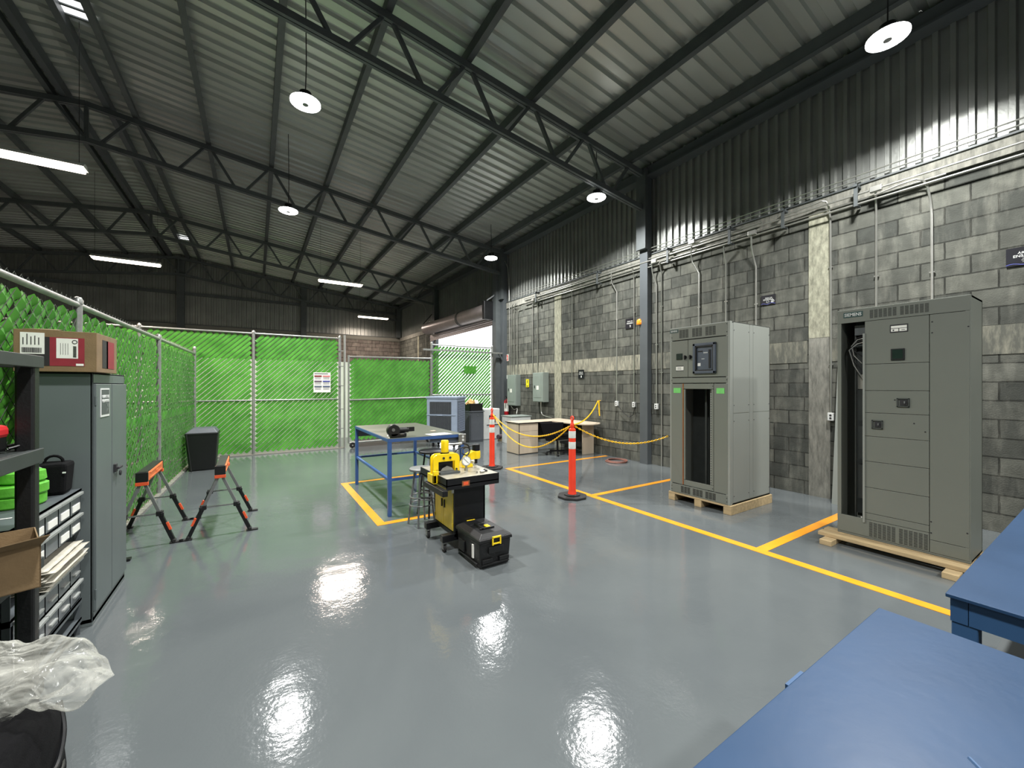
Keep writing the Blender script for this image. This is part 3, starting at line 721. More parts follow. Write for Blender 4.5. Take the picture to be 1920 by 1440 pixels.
d=build('display_frame',MB().box(fx-.012,fx,yB,yA,zm-.055,zm+.055),M['black'],t,bevel=.004); build('display_screen',MB().box(fx-.0135,fx-.011,yB+.012,yA-.012,zm-.04,zm+.045),M['screen_dark'],d)
for (pa,pb,py) in ((1682,1706,755),(1635,1656,796)):
    yA,yB=Yx(pa),Yx(pb); zm=Z((pa+pb)/2,py); h=.042
    m=MB()
    for q in ((yB,yA,zm-h,zm-h+.01),(yB,yA,zm+h-.01,zm+h),(yB,yB+.012,zm-h,zm+h),(yA-.012,yA,zm-h,zm+h)): m.box(fx-.012,fx,*q)
    bz=build('breaker_bezel',m,M['sg_dark'],t,bevel=.002); build('breaker_face',MB().box(fx-.008,fx,yB+.014,yA-.022,zm-h+.016,zm+h-.014),M['ink'],bz)
    build('breaker_toggle',MB().box(fx-.03,fx-.008,yB+.025,yB+.034,zm-.006,zm+.014),M['leg_grey'],bz)
pts=[Vector((fx,Yx(px),Z(px,py))) for px,py in ((1748,603.5),(1748,624),(1678,750),(1714,794),(1735,810),(1746,978),(1746,999),(1816,612),(1814,1000))]
build('face_screws',bolts(pts,(-1,0,0)),M['ink'],t)
# inside the open strip
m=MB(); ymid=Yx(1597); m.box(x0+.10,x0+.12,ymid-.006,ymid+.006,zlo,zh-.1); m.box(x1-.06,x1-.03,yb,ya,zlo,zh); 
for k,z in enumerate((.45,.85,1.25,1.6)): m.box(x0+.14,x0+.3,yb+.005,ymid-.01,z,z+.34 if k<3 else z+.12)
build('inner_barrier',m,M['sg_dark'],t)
build('inner_board',MB().box(x0+.13,x0+.16,yb+.005,ymid-.01,1.57,1.72),M['concrete'],t)
build('terminal_block',MB().box(x0+.08,x0+.26,yb+.004,ymid+.01,2.0,2.03),M['steel_dk'],t); build('terminal_block',MB().box(x0+.08,x0+.2,yb+.004,ymid,2.12,2.22),M['steel_dk'],t)
for i in range(4):
    a=Vector((x0+.03,yb+.02,2.1-.02*i)); pts=[a+Vector((0,.0,0)),a+Vector((.01,.05,-.01)),a+Vector((.02,.09+.01*i,-.07)),a+Vector((.02,.08,-.14-.03*i)),a+Vector((.03,.02,-.2-.05*i))]
    build('wire_lead',MB().tube(pts,.005,6),M['pipe'] if i%2 else M['hose'],t,smooth=True)
m=MB(); m.box(x0+.1,x0+.106,yb+.02,yb+.04,zlo+.02,zlo+.05); m.box(x0+.1,x0+.106,yb+.05,yb+.06,zlo+.03,zlo+.045); build('ground_tag',m,M['white'],t)
# skids
t=thing('timber_skid','timber skid frame under the wide distribution cabinet','skid',(4.8,1.7,0))
for y in (.78,1.64): build('cross_timber',MB().box(4.82,5.6,y,y+.1,0,.05),M['wood'],t,bevel=.003)
for x in (4.95,5.1,5.48): build('long_board',MB().box(x,x+.11,.68,1.80,.052,.088),M['wood'],t,bevel=.003)
# leaning panel by it
m=MB(); a=P(1557,942,Z=0); m.add([(6.62,2.24,0),(6.62,1.85,0),(6.83,1.85,1.95),(6.83,2.24,1.95),(6.64,2.24,0),(6.64,1.85,0),(6.85,1.85,1.95),(6.85,2.24,1.95)],[(0,1,2,3),(7,6,5,4),(0,3,7,4),(1,5,6,2),(3,2,6,7),(0,4,5,1)])
m.v=[(p[0]-.02,p[1],p[2]) for p in m.v]
single('loose_panel',m,M['sg_lt'],'narrow grey steel panel leaning on the block wall beside the wide cabinet','panel')

# ================================================================ WALL PANELS AND SIGNS
def wallpanel(ya,yb,z0,z1,D,lab):
    t=thing('breaker_panel',lab,'breaker panel',(WX,(ya+yb)/2,z0),'wall breaker panels')
    build('enclosure',MB().box(WX-D,WX-.005,ya,yb,z0,z1),M['panelgrey'],t,bevel=.004)
    d=build('door',MB().box(WX-D-.012,WX-D,ya+.015,yb-.015,z0+.015,z1-.015),M['panelgrey'],t,bevel=.003)
    d2=build('inner_door',MB().box(WX-D-.017,WX-D-.012,ya+.09,yb-.07,z0+.12,z1-.08),M['panelgrey'],d,bevel=.002)
    build('latch',MB().box(WX-D-.026,WX-D-.017,yb-.12,yb-.09,(z0+z1)/2-.03,(z0+z1)/2+.05),M['ink'],d2)
    build('data_label',MB().box(WX-D-.0185,WX-D-.017,(ya+yb)/2-.05,(ya+yb)/2+.06,(z0+z1)/2-.07,(z0+z1)/2+.04),M['white'],d2)
    return t
wallpanel(10.2,10.7,1.0,1.95,.18,'tall grey breaker panel next to the fire extinguisher')
wallpanel(8.8,9.3,1.16,1.98,.19,'grey breaker panel behind the oak desk, right of the yellow hazard sign')
def wsign(nm,pxc,pyc,w,h,mat,lab,cat='sign'):
    c=P(pxc,pyc,X=WX-.012); t=thing(nm,lab,cat,(WX,c.y,c.z-h/2)); build('plate',MB().box(WX-.014,WX-.006,c.y-w/2,c.y+w/2,c.z-h/2,c.z+h/2),M[mat],t); return t,c
def area_sign(pxc,pyc,w,h,lab,num,lines=('ÁREA DE','ENSAMBLE')):
    t,c=wsign('area_sign',pxc,pyc,w,h,'navy',lab); x=WX-.0145
    text('lettering',lines[0],(x,c.y-.02*w,c.z+h*.2),'-X',w*.5,h*.14,M['white_pl'],t)
    text('lettering',lines[1],(x,c.y,c.z+h*.02),'-X',w*.66,h*.14,M['white_pl'],t)
    if num:
        text('area_number',num,(x,c.y-w*.3,c.z-h*.2),'-X',h*.09,h*.17,M['white_pl'],t)
        build('number_ring',MB().torus((x,c.y-w*.3,c.z-h*.2),h*.14,.003,'X',20,4),M['white_pl'],t)
    m=MB(); m.torus((x,c.y+w*.03,c.z-h*.22),h*.1,.006,'X',16,4)
    for k in range(8):
        a=k*PI/4; q=Vector((x,c.y+w*.03+math.cos(a)*h*.13,c.z-h*.22+math.sin(a)*h*.13)); m.cbox(q,.003,.014,.014)
    build('gear_mark',m,M['leg_grey'],t)
    m=MB(); n=12
    for k in range(n):
        a=c.y+w*.5-w*k/n; m.bar((x,a,c.z-h*.42+.01*math.sin(k*.9)),(x,a-w/n,c.z-h*.42+.01*math.sin((k+1)*.9)),.002,.006)
    build('wave_stripe',m,pm('wave blue',(84,90,170),.5) if 'wave blue' not in bpy.data.materials else bpy.data.materials['wave blue'],t)
area_sign(1440.5,562,.21,.15,'dark blue assembly area sign above the cabinet with the dark window','1')
area_sign(1927,478,.29,.195,'dark blue assembly area sign cut by the right edge of the view',None)
def small_sign(px_,py_,w,h,lab,num,l1,l2):
    t,c=wsign('area_sign',px_,py_,w,h,'navy',lab); x=WX-.0145
    text('lettering',l1,(x,c.y,c.z+h*.22),'-X',w*.62,h*.13,M['white_pl'],t); text('lettering',l2,(x,c.y,c.z+h*.02),'-X',w*.7,h*.13,M['white_pl'],t)
    text('area_number',num,(x,c.y-w*.05,c.z-h*.28),'-X',w*.14,h*.24,M['white_pl'],t)
small_sign(1181,606.5,.24,.22,'dark blue area sign beside the amber beacon','9','ÁREA DE','ENSAMBLE')
small_sign(1089.5,701.5,.21,.22,'small black area sign low on the wall above the oak desk','1','ÁREA DE','ENSAMBLE')
t,c=wsign('hazard_sign',989,718.5,.15,.235,'signy','yellow electrical hazard sign between the two breaker panels')
m=MB(); m.prism([(-.005,.06),(.03,.06),(.008,.01),(.03,.01),(-.012,-.06),(0,-.01),(-.025,-.01)],frame('-X',(WX-.0145,c.y,c.z+.03)),.001); build('bolt_mark',m,M['ink'],t)
m=MB(); m.box(WX-.016,WX-.014,c.y-.05,c.y+.05,c.z-.08,c.z-.07); m.box(WX-.016,WX-.014,c.y-.04,c.y+.04,c.z-.1,c.z-.09); build('print_line',m,M['ink'],t)
t,c=wsign('safety_sign',950.5,671,.19,.21,'white','white sign with red pictogram above the fire extinguisher')
m=MB(); m.box(WX-.016,WX-.014,c.y-.07,c.y+.07,c.z-.085,c.z+.085); build('red_field',m,M['signr'],t)
m=MB(); m.box(WX-.018,WX-.016,c.y-.02,c.y+.01,c.z-.06,c.z+.04); m.bar((WX-.017,c.y-.03,c.z+.03),(WX-.017,c.y+.05,c.z+.06),.002,.012); build('pictogram',m,M['white'],t)
t,c=wsign('safety_sign',947.5,707,.22,.12,'white','small white and green sign left of the taller breaker panel')
m=MB(); m.box(WX-.016,WX-.014,c.y+.02,c.y+.09,c.z-.04,c.z+.04); m.box(WX-.016,WX-.014,c.y-.09,c.y-.0,c.z-.03,c.z+.03); build('green_print',m,M['signg'],t)
# fire extinguisher
t=thing('fire_extinguisher','red fire extinguisher hanging beside the doorway','fire extinguisher',(6.74,11.0-.18,.68)); q=(6.74,10.85,.68)
build('cylinder',MB().lathe(q,[(0,0),(.07,0),(.078,.02),(.078,.42),(.06,.47),(.025,.5),(.025,.53)],20),M['extred'],t,smooth=True)
build('label',MB().lathe(q,[(.0795,.12),(.0795,.22),(.0795,.38)],20),M['white'],t,smooth=True)
m=MB(); m.cyl((6.74,10.85,1.2),(6.74,10.85,1.25),.018,n=10); m.bar((6.74,10.85,1.25),(6.66,10.8,1.28),.02,.012); build('valve_handle',m,M['black'],t)
build('hose',MB().tube([(6.74,10.85,1.22),(6.68,10.78,1.2),(6.65,10.77,1.05),(6.65,10.78,.9)],.01,8),M['hose'],t,smooth=True)
# beacon
c=P(1199.5,603.5,X=6.74)
t=thing('warning_beacon','amber rotating warning beacon on a black bracket beside the tall steel column','beacon',(6.8,c.y,c.z-.1))
m=MB(); m.cyl((WX-.005,c.y,c.z-.02),(6.76,c.y,c.z-.02),.05,n=18); m.box(6.77,6.845,c.y-.05,c.y+.03,c.z-.2,c.z-.05); build('bracket',m,M['blackm'],t)
build('lens',MB().lathe((6.74,c.y,c.z-.04),[(.062,-.02),(.066,.0),(.062,.06),(.04,.095),(0,.105)],20),M['beacon'],t,smooth=True)
# yellow chain hook bar is built with the chains

# ================================================================ CONDUITS
PXp=WX-.028
R=.0125
def conduit(lab, pts, box=None, r=R, grp='conduits on the block wall'):
    t=thing('conduit',lab,'conduit',tuple(pts[-1]),grp)
    build('pipe',MB().tube(pts,r,10),M['pipe'],t,smooth=True)
    m=MB(); a=Vector(pts[-2]); b=Vector(pts[-1]); L=(b-a).length; n=max(1,int(L/1.2))
    for k in range(n):
        q=a.lerp(b,(k+.5)/n); m.cbox(q+Vector((.008,0,0)),.02,.05 if abs((b-a).normalized().z)>.5 else .02,.012 if abs((b-a).normalized().z)>.5 else .05)
    build('clamp',m,M['pipe'],t)
    if box:
        bx=build('outlet_box',MB().box(WX-.055,WX-.004,b.y-.035,b.y+.035,b.z-.11,b.z+.0),M['white_pl'],t,bevel=.004)
        m=MB()
        for dz in (-.035,-.075): m.cyl((WX-.058,b.y,b.z+dz),(WX-.054,b.y,b.z+dz),.014,n=12)
        build('socket',m,M['ink'],bx)
    return t
def drop(pxs, lab, box=None, top=None):
    pts=[P(px,py,X=x) for px,py,x in pxs]
    # arc smoothing left simple; last segment vertical
    l=pts[-1]; pts[-1]=Vector((l.x,pts[-2].y,l.z))
    return conduit(lab,pts,box)
BX=6.70
drop([(1357,462,BX+.02),(1357.5,474,6.76),(1361,490,PXp),(1362,640,PXp)],'straight conduit dropping behind the windowed cabinet, middle of three')
drop([(1296,462,BX),(1296,480,6.74),(1298,492,6.77),(1310,512,PXp),(1311,640,PXp)],'kinked conduit dropping behind the far side of the windowed cabinet')
drop([(1408.5,437,BX),(1409,462,6.74),(1411,475,6.78),(1417.5,500,PXp),(1419,640,PXp)],'kinked conduit dropping to the left of the upper assembly area sign')
drop([(1236.5,492,BX),(1238,500,6.76),(1240.5,512,PXp),(1247,886,PXp)],'long conduit reaching the floor between the column and the windowed cabinet')
drop([(1222,495,BX),(1223,510,6.75),(1231,535,PXp),(1232,757,PXp)],'conduit ending in a white outlet just right of the tall column',True)
drop([(1186,503,BX),(1188,515,6.78),(1189,530,PXp),(1191.5,754,PXp)],'conduit ending in an outlet between the amber beacon and its area sign',True)
drop([(1145.5,507,BX),(1147,530,6.77),(1156.5,548,PXp),(1158,752,PXp)],'kinked conduit ending in an outlet with hanging cords',True)
drop([(1066,542,BX),(1072,548,6.78),(1072.5,556,PXp),(1077,792,PXp)],'conduit running down to the oak desk by the small black area sign')
drop([(998.5,560,BX),(999,570,PXp),(1001,702,PXp)],'left conduit entering the breaker panel behind the desk')
drop([(1007.5,556,BX+.05),(1008,570,PXp),(1009.5,702,PXp)],'right conduit entering the breaker panel behind the desk')
for i,(a,b,tp,lab) in enumerate(((960,961.5,575,'second'),(964.5,965,575,'third'),(970,968,578,'fourth'))):
    drop([(a+3,tp-6,BX),(a,tp,6.76),(a,tp+12,PXp-.01*i),(b,704,PXp-.01*i)],lab+' conduit from the doorway into the taller breaker panel')
drop([(1642,352,BX),(1642,372,6.76),(1643,395,PXp),(1643.5,640,PXp)],'straight conduit from a junction box down behind the wide distribution cabinet')
# hooked conduits
def hook(pxs,lab,box=None):
    pts=[P(px,py,X=x) for px,py,x in pxs]; sm=[pts[0]]
    conduit(lab,pts,box)
hook([(1640,366,6.72),(1690,345,6.72),(1718,336,6.72),(1731,338,6.74),(1739,350,6.77),(1744,372,PXp),(1747,400,PXp),(1748,620,PXp)],'conduit curving down above the wide distribution cabinet')
hook([(1470,404,6.72),(1520,386,6.72),(1540,377,6.72),(1549,378,6.74),(1554,388,6.77),(1557,410,PXp),(1558.5,774,PXp)],'conduit curving down the whitewashed concrete column to an outlet',True)
# overhead conduit arch by the door
Yd=10.95
hook([(787,528,6.0),(856,488,6.2),(866,480,6.25),(875,476,6.3),(900,480,6.5),(935,484,6.68),(947,490,6.76),(952,502,6.8),(954,520,PXp),(955,560,PXp),(957,704,PXp)],'conduit arching out over the doorway to the truss lamps')
hook([(745,564,6.4),(780,567,6.6),(793,570,6.75),(798,580,PXp),(799,640,PXp),(799.5,668,PXp)],'conduit arching out beside the far end of the shutter')
# horizontal bundle
m=MB()
runs=[(6.74,4.02,-1,9.95),(6.78,4.08,1.2,9.9),(6.72,4.14,-1,9.8),(6.76,4.2,3.2,9.9)]
names=['lowest','second','third','fourth']
for (x,z,a,b),nm in zip(runs,names):
    z=z
    single('conduit_run',MB().cyl((x,a,z),(x,b,z),.0125,n=10),M['pipe'],nm+' horizontal conduit along the top of the block wall, counted from below','conduit','horizontal conduits',smooth=True)
for i,(x,z) in enumerate(((6.80,4.36),(6.79,4.42))):
    single('conduit_run',MB().cyl((x,-1,z),(x,10.6,z),.009,n=8),M['pipe'],('lower' if i==0 else 'upper')+' thin cable line along the foot of the wall cladding','conduit','thin cable lines',smooth=True)
# brackets & junction boxes
m=None
for i,(pxx,pyy,lab) in enumerate(((1605,336,'nearest black bracket on the conduit run, above the right cabinet'),(1468,402,'black bracket on the conduit run by the whitewashed column'),(1368,440,'black bracket on the conduit run above the windowed cabinet'),(1252,478,'black bracket on the conduit run right of the tall column'),(1120,520,'black bracket on the conduit run left of the beacon'),(1005,548,'farthest black bracket on the conduit run'))):
    c=P(pxx,pyy,X=6.7); t=MB(); t.box(6.66,WX-.0,c.y-.02,c.y+.02,4.235,4.27); t.box(6.68,6.70,c.y-.02,c.y+.02,3.98,4.27); t.bar((6.70,c.y,4.0),(WX-.03,c.y,4.0),.03,.02)
    single('strut_bracket',t,M['steel_dk'],lab,'bracket','strut brackets')
for i,(pxx,pyy,lab) in enumerate(((1642,353,'small junction box on the conduit run above the wide cabinet'),(1410,436,'long pull fitting on the conduit run above the windowed cabinet'),(1297,453,'bright junction box on the conduit run right of the column'),(1226,490,'bright pull fitting on the conduit run just right of the column'),(999,562,'pull fitting at the far end of the conduit run'))):
    c=P(pxx,pyy,X=6.7); single('junction_box',MB().box(6.68,6.73,c.y-.06,c.y+.06,c.z-.04,c.z+.03),M['pipe'],lab,'junction box','conduit fittings',bevel=.006)
# cords hanging from outlets
c=P(1158,760,X=6.79); 
single('power_cord',MB().tube([c,P(1170,775,X=6.8),P(1180,782,X=6.8),P(1187,778,X=6.8),P(1191,762,X=6.79)],.006,6),M['hose'],'black cord looping between two wall outlets','cord',smooth=True)
single('power_cord',MB().tube([P(1156,770,X=6.8),P(1153,790,X=6.8),P(1157,805,X=6.81),P(1160,790,X=6.81),P(1159,770,X=6.8)],.004,6),M['hose'],'thin cord dangling below the kinked conduit outlet','cord',smooth=True)
# hose coil on the floor and floor scrap
m=MB(); c=P(1155,864,Z=.02)
for k in range(3): m.torus((c.x+.01*k,c.y-.01*k,.012+.012*k),.215-.006*k,.010,'Z',36,6)
single('hose_coil',m,M['orings'],'coiled brown hose lying on the floor by the block wall','hose',smooth=True)
# ================================================================ DELINEATOR POSTS + CHAINS
def oct_(r,rot=PI/8): return [(r*math.cos(rot+k*PI/4),r*math.sin(rot+k*PI/4)) for k in range(8)]
def delineator(x,y,lab):
    t=thing('delineator_post',lab,'traffic post',(x,y,0),'orange chain posts')
    build('base',MB().prism(oct_(.215),Matrix.Translation((x,y,0)),.032).prism(oct_(.12),Matrix.Translation((x,y,.032)),.018),M['rubber'],t,bevel=.006)
    build('tube',MB().lathe((x,y,0),[(.062,.05),(.056,.08),(.052,.1),(.05,.98),(.045,.985),(.02,1.0)],24),M['redorange'],t,smooth=True)
    for a,b in ((.855,.955),(.70,.80)): build('reflective_band',MB().lathe((x,y,0),[(.0515,a),(.052,a+.003),(.052,b-.003),(.0515,b)],24),M['white_refl'],t,smooth=True)
    m=MB(); m.lathe((x,y,0),[(.02,.99),(.028,1.0),(.03,1.05),(.018,1.07),(.018,1.1)],16); m.torus((x,y,1.135),.028,.011,'X',20,8); m.cyl((x,y,1.155),(x,y,1.175),.009,n=8)
    build('loop_handle',m,M['redorange'],t,smooth=True)
delineator(3.84,4.39,'front orange-red chain post with two white bands on the yellow line')
delineator(3.87,6.77,'far orange-red chain post beside the bright doorway')
def chain(a,b,sag,lab,n=60,skew=0):
    a=Vector(a);b=Vector(b); m=MB()
    L=(b-a).length; N_=int(L/.026); pts=[]
    for i in range(N_+1):
        u=i/N_; p=a.lerp(b,u); p.z-=sag*4*u*(1-u); pts.append(p)
    for i in range(N_):
        p,q=pts[i],pts[i+1]; d=(q-p); c=(p+q)/2; dn=d.normalized()
        side=dn.cross(Vector((0,0,1))).normalized() if i%2 else dn.cross(dn.cross(Vector((0,0,1)))).normalized()
        ring=[]
        for k in range(8):
            an=2*PI*k/8; ring.append(c+dn*math.cos(an)*.021+side*math.sin(an)*.0095)
        m.tube(ring,.0042,5,closed=True)
    return single('plastic_chain',m,M['yplast'],lab,'chain','yellow plastic chains',smooth=True)
pa=(3.87,6.73,1.05); pb=(3.84,4.44,1.02)
chain(pa,pb,.27,'upper of the two yellow chains between the orange posts')
chain(pa,pb,.46,'lower of the two yellow chains between the orange posts')
hk=P(1122.5,751,X=6.8)
chain((3.88,4.41,1.04),(hk.x-.02,hk.y,hk.z),.12,'yellow chain rising from the front post to the wall hook')
chain((3.88,4.37,1.02),(4.99,3.64,.88),.17,'yellow chain from the front post to the windowed cabinet')
t=MB(); t.bar((6.82,hk.y,hk.z),(6.8,hk.y-.06,hk.z),.01,.01)
c=MB()
for k in range(3):
    c.bar((6.8+.006*k,hk.y+.012*k-.01,hk.z),(6.8+.006*k,hk.y-.03+.012*k,hk.z-.36+.02*k),.014,.016)
r=thing('chain_hook','yellow chain bundle hanging from a hook on the block wall','chain',(6.8,hk.y,hk.z-.36)); build('hook',t,M['yplast'],r); build('hanging_chain',c,M['yplast'],r)

# ================================================================ BLUE TUBE TABLE
tx0,tx1,ty0,ty1,tz=1.36,2.38,4.93,6.87,.948
t=thing('work_table','blue tube work table with an olive grey sheet top, inside the yellow floor box','table',(tx0,ty0,0))
for (x,y) in ((tx0,ty0),(tx1-.045,ty0),(tx0,ty1-.045),(tx1-.045,ty1-.045)): build('leg',MB().box(x,x+.045,y,y+.045,0,tz-.03),M['blue_tube'],t,bevel=.003)
m=MB(); m.box(tx0,tx1,ty0-.004,ty0+.03,tz-.035,tz+.002); m.box(tx0-.002,tx0+.03,ty0,ty1,tz-.035,tz+.002); m.box(tx1-.03,tx1,ty0,ty1,tz-.035,tz+.002); build('top_frame',m,M['blue_tube'],t)
build('tabletop',MB().box(tx0+.005,tx1-.005,ty0+.003,ty1,tz,tz+.006),M['table_top'],t)
build('skirt',MB().box(tx0+.01,tx1-.01,ty1-.02,ty1-.01,.78,tz-.001),M['table_side'],t); build('skirt',MB().box(tx0+.55,tx1-.02,ty0+.03,ty0+.04,.86,tz-.03),M['table_side'],t)
for y in (ty0+.008,ty1-.038): build('cross_rail',MB().box(tx0+.045,tx1-.045,y,y+.03,.43,.46),M['blue_tube'],t)
 
for x in (tx0+.008,tx1-.038): build('side_rail',MB().box(x,x+.03,ty0+.045,ty1-.045,.43,.46),M['blue_tube'],t)
ob=build('outlet_box',MB().box(tx1-.09,tx1+.015,ty0-.03,ty0-.005,.84,.955),M['steel'],t,bevel=.003)
m=MB(); 
for z in (.875,.92): m.cyl((tx1-.03,ty0-.034,z),(tx1-.03,ty0-.03,z),.016,n=14)
build('socket',m,M['white_pl'],ob)
# clamp saw on table
t=thing('hand_bandsaw','black portable cutting tool with round guard lying on the blue tube table','power tool',(1.48,5.05,tz))
q=Vector((1.45,5.02,tz+.006))
m=MB(); m.cyl(q+Vector((0,-.03,.09)),q+Vector((0,.05,.09)),.078,n=28); m.cbox(q+Vector((.06,.02,.03)),.2,.1,.05); build('guard_housing',m,M['black'],t,smooth=True,bevel=.008)
m=MB(); m.cyl(q+Vector((.02,.01,.09)),q+Vector((.2,.05,.085)),.034,n=16); m.cbox(q+Vector((.23,.055,.09)),.1,.05,.055,rz=.2); build('motor_body',m,M['black'],t,smooth=True)
m=MB(); m.cyl(q+Vector((-.01,-.032,.1)),q+Vector((-.01,-.038,.1)),.02,n=16); m.cbox(q+Vector((.1,-.035,.045)),.05,.004,.012); build('hub_cap',m,M['leg_grey'],t,smooth=True)
build('power_lead',MB().tube([q+Vector((-.07,-.02,.04)),q+Vector((-.09,-.03,.03)),q+Vector((-.06,-.045,.004))],.004,6),M['pipe'],t,smooth=True)
m=MB(); m.cbox((2.07,5.06,tz+.0085),.3,.21,.002,.12); single('paper_sheet',m,M['white'],'white paper sheet on the right front of the blue tube table','paper')
m=MB(); m.cbox((2.13,5.42,tz+.012),.07,.05,.012,.3); single('sponge_block',m,M['desk'],'small pale block behind the paper on the blue tube table','block',bevel=.003)
# stools
def stool(x,y,h,r,lab,seat,leg,legr=.011):
    t=thing('stool',lab,'stool',(x,y,0))
    build('seat',MB().lathe((x,y,0),[(0,h-.03),(r*.96,h-.03),(r,h-.02),(r,h-.006),(r*.95,h),(0,h)],32),M[seat],t,smooth=True)
    for k in range(4):
        a=PI/4+k*PI/2+.2; c_=Vector((math.cos(a),math.sin(a),0))
        build('leg',MB().tube([Vector((x,y,h-.03))+c_*r*.55,Vector((x,y,.0))+c_*r*1.12],legr,10),M[leg],t,smooth=True)
    for z,f in ((.24,.97),(.33,.9)):
        build('foot_ring',MB().torus((x,y,z),r*f*1.02,.008,'Z',28,6),M[leg],t,smooth=True)
stool(1.86,4.76,.80,.165,'tall stool with a black round seat between the press cart and the blue tube table','black','blackm')
stool(1.62,4.48,.655,.14,'lower stool with a grey round seat just behind the press cart','stoolseat','leg_grey')

# ================================================================ EVAPORATIVE COOLER
a=math.radians(48); cx,cy=4.28,9.95
t=thing('evaporative_cooler','boxy blue-grey evaporative cooler with dark front grilles, behind the blue tube table','air cooler',(cx,cy,0),world=False,rz=-a)
W,D=.86,.56; z0,z1=.40,1.33
m=MB(); m.box(-W/2,W/2,-D/2,D/2,z0,z1-.04); build('housing',m,M['cooler'],t,bevel=.015)
build('lid',MB().box(-W/2-.02,W/2+.02,-D/2-.02,D/2+.02,z1-.06,z1),M['cooler'],t,bevel=.012)
for (za,zc_) in ((.45,.82),(.87,1.19)):
    g=build('front_grille',MB().box(-W/2+.09,W/2-.16,-D/2-.006,-D/2+.001,za,zc_),M['cooler_dk'],t)
    m=MB(); k=-W/2+.105
    while k<W/2-.17: m.box(k,k+.01,-D/2-.016,-D/2-.005,za,zc_); k+=.034
    build('grille_bars',m,M['slate'],g)
m=MB(); m.box(-W/2,W/2-.04,-D/2-.014,-D/2,.835,.855); m.box(-.13,.03,-D/2-.02,-D/2,.825,.865); build('handle_strip',m,M['cooler'],t,bevel=.004)
m=MB()
for k in range(22): m.box(W/2,W/2+.008,-D/2+.06,D/2-.05,.45+k*.034,.468+k*.034)
build('side_louvers',m,M['cooler'],t)
build('side_grille',MB().box(W/2-.001,W/2+.003,-D/2+.05,D/2-.04,.44,1.2),M['cooler_dk'],t)
build('water_tank',MB().box(-W/2+.03,W/2-.03,-D/2+.03,D/2-.03,.12,.40),M['slate'],t,bevel=.02)
for sx in (-1,1):
    for s2 in (-1,1):
        m=MB(); m.cyl((sx*.3-.015,s2*.17,.05),(sx*.3+.015,s2*.17,.05),.05,n=16); m.box(sx*.3-.02,sx*.3+.02,s2*.17-.01,s2*.17+.01,.06,.13); build('caster',m,M['rubber'],t,smooth=True)
# grey plastic storage cabinet behind it
t=thing('storage_cabinet','slate grey utility cabinet right of the evaporative cooler','cabinet',(5.2,10.3,0))
build('body',MB().box(5.1,5.55,10.2,10.65,.0,.86),M['slate'],t,bevel=.01)
build('door',MB().box(5.13,5.53,10.185,10.2,.05,.80),M['slate'],t,bevel=.006); build('lid',MB().box(5.08,5.57,10.17,10.67,.86,.885),M['slate'],t,bevel=.004)
build('door_knob',MB().cyl((5.35,10.185,.76),(5.35,10.165,.76),.012,n=10),M['leg_grey'],t)
t=thing('crate','black open crate on the slate grey utility cabinet','crate',(5.35,10.4,.885))
m=MB(); bx=(5.12,5.53,10.22,10.62); z=.886
m.box(bx[0],bx[1],bx[2],bx[2]+.01,z,z+.2); m.box(bx[0],bx[1],bx[3]-.01,bx[3],z,z+.2); m.box(bx[0],bx[0]+.01,bx[2],bx[3],z,z+.2); m.box(bx[1]-.01,bx[1],bx[2],bx[3],z,z+.2); m.box(*bx,z,z+.01); m.box(bx[0]-.015,bx[1]+.015,bx[2]-.012,bx[2],z+.18,z+.215)
build('walls',m,M['black'],t)
m=MB(); c=(5.3,10.42,.90)
vs=[]
def blob(c,rx,ry,rz,amp,seed,n=18,k=12,pw=1.0):
    m=MB(); vs=[];fs=[]
    for i in range(k+1):
        th=PI*i/k
        for j in range(n):
            ph=2*PI*j/n; d=Vector((math.sin(th)*math.cos(ph),math.sin(th)*math.sin(ph),math.cos(th)))
            q=d*(1+amp*noise.noise(d*2.3+Vector((seed,seed*.7,0)))+amp*.5*noise.noise(d*6+Vector((0,seed,0))))
            vs.append((c[0]+q.x*rx,c[1]+q.y*ry,c[2]+q.z*rz))
    for i in range(k):
        for j in range(n): fs.append((i*n+j,i*n+(j+1)%n,(i+1)*n+(j+1)%n,(i+1)*n+j))
    return m.add(vs,fs)
single('foil_bag',blob((5.25,10.42,1.06),.13,.1,.15,.5,3),M['gold'],'crumpled gold and beige bag in the black crate','bag',smooth=True)
single('paper_bag',blob((5.43,10.42,1.04),.08,.09,.14,.4,8),M['white'],'crumpled white bag in the black crate','bag',smooth=True)
# white appliance
t=thing('water_dispenser','white appliance with a dark front recess, by the end post of the backlit fence','appliance',(6.0,10.6,0))
build('body',MB().box(5.72,6.28,10.5,10.9,0,.92),M['white_pl'],t,bevel=.02)
m=MB(); m.box(5.9,6.12,10.488,10.5,.5,.72); m.box(5.82,6.28,10.49,10.5,.42,.445); build('front_recess',m,M['cooler_dk'],t)
single('rolled_mat',MB().cyl((5.95,10.05,.12),(6.7,10.35,.12),.065,n=14),M['purple'],'purplish rolled mat lying on low blocks across the doorway floor','mat',smooth=True)
m=MB(); m.box(6.0,6.1,10.0,10.16,0,.055); m.box(6.5,6.6,10.2,10.35,0,.055); single('floor_block',m,M['wood'],'pair of low timber blocks under the rolled mat','block')

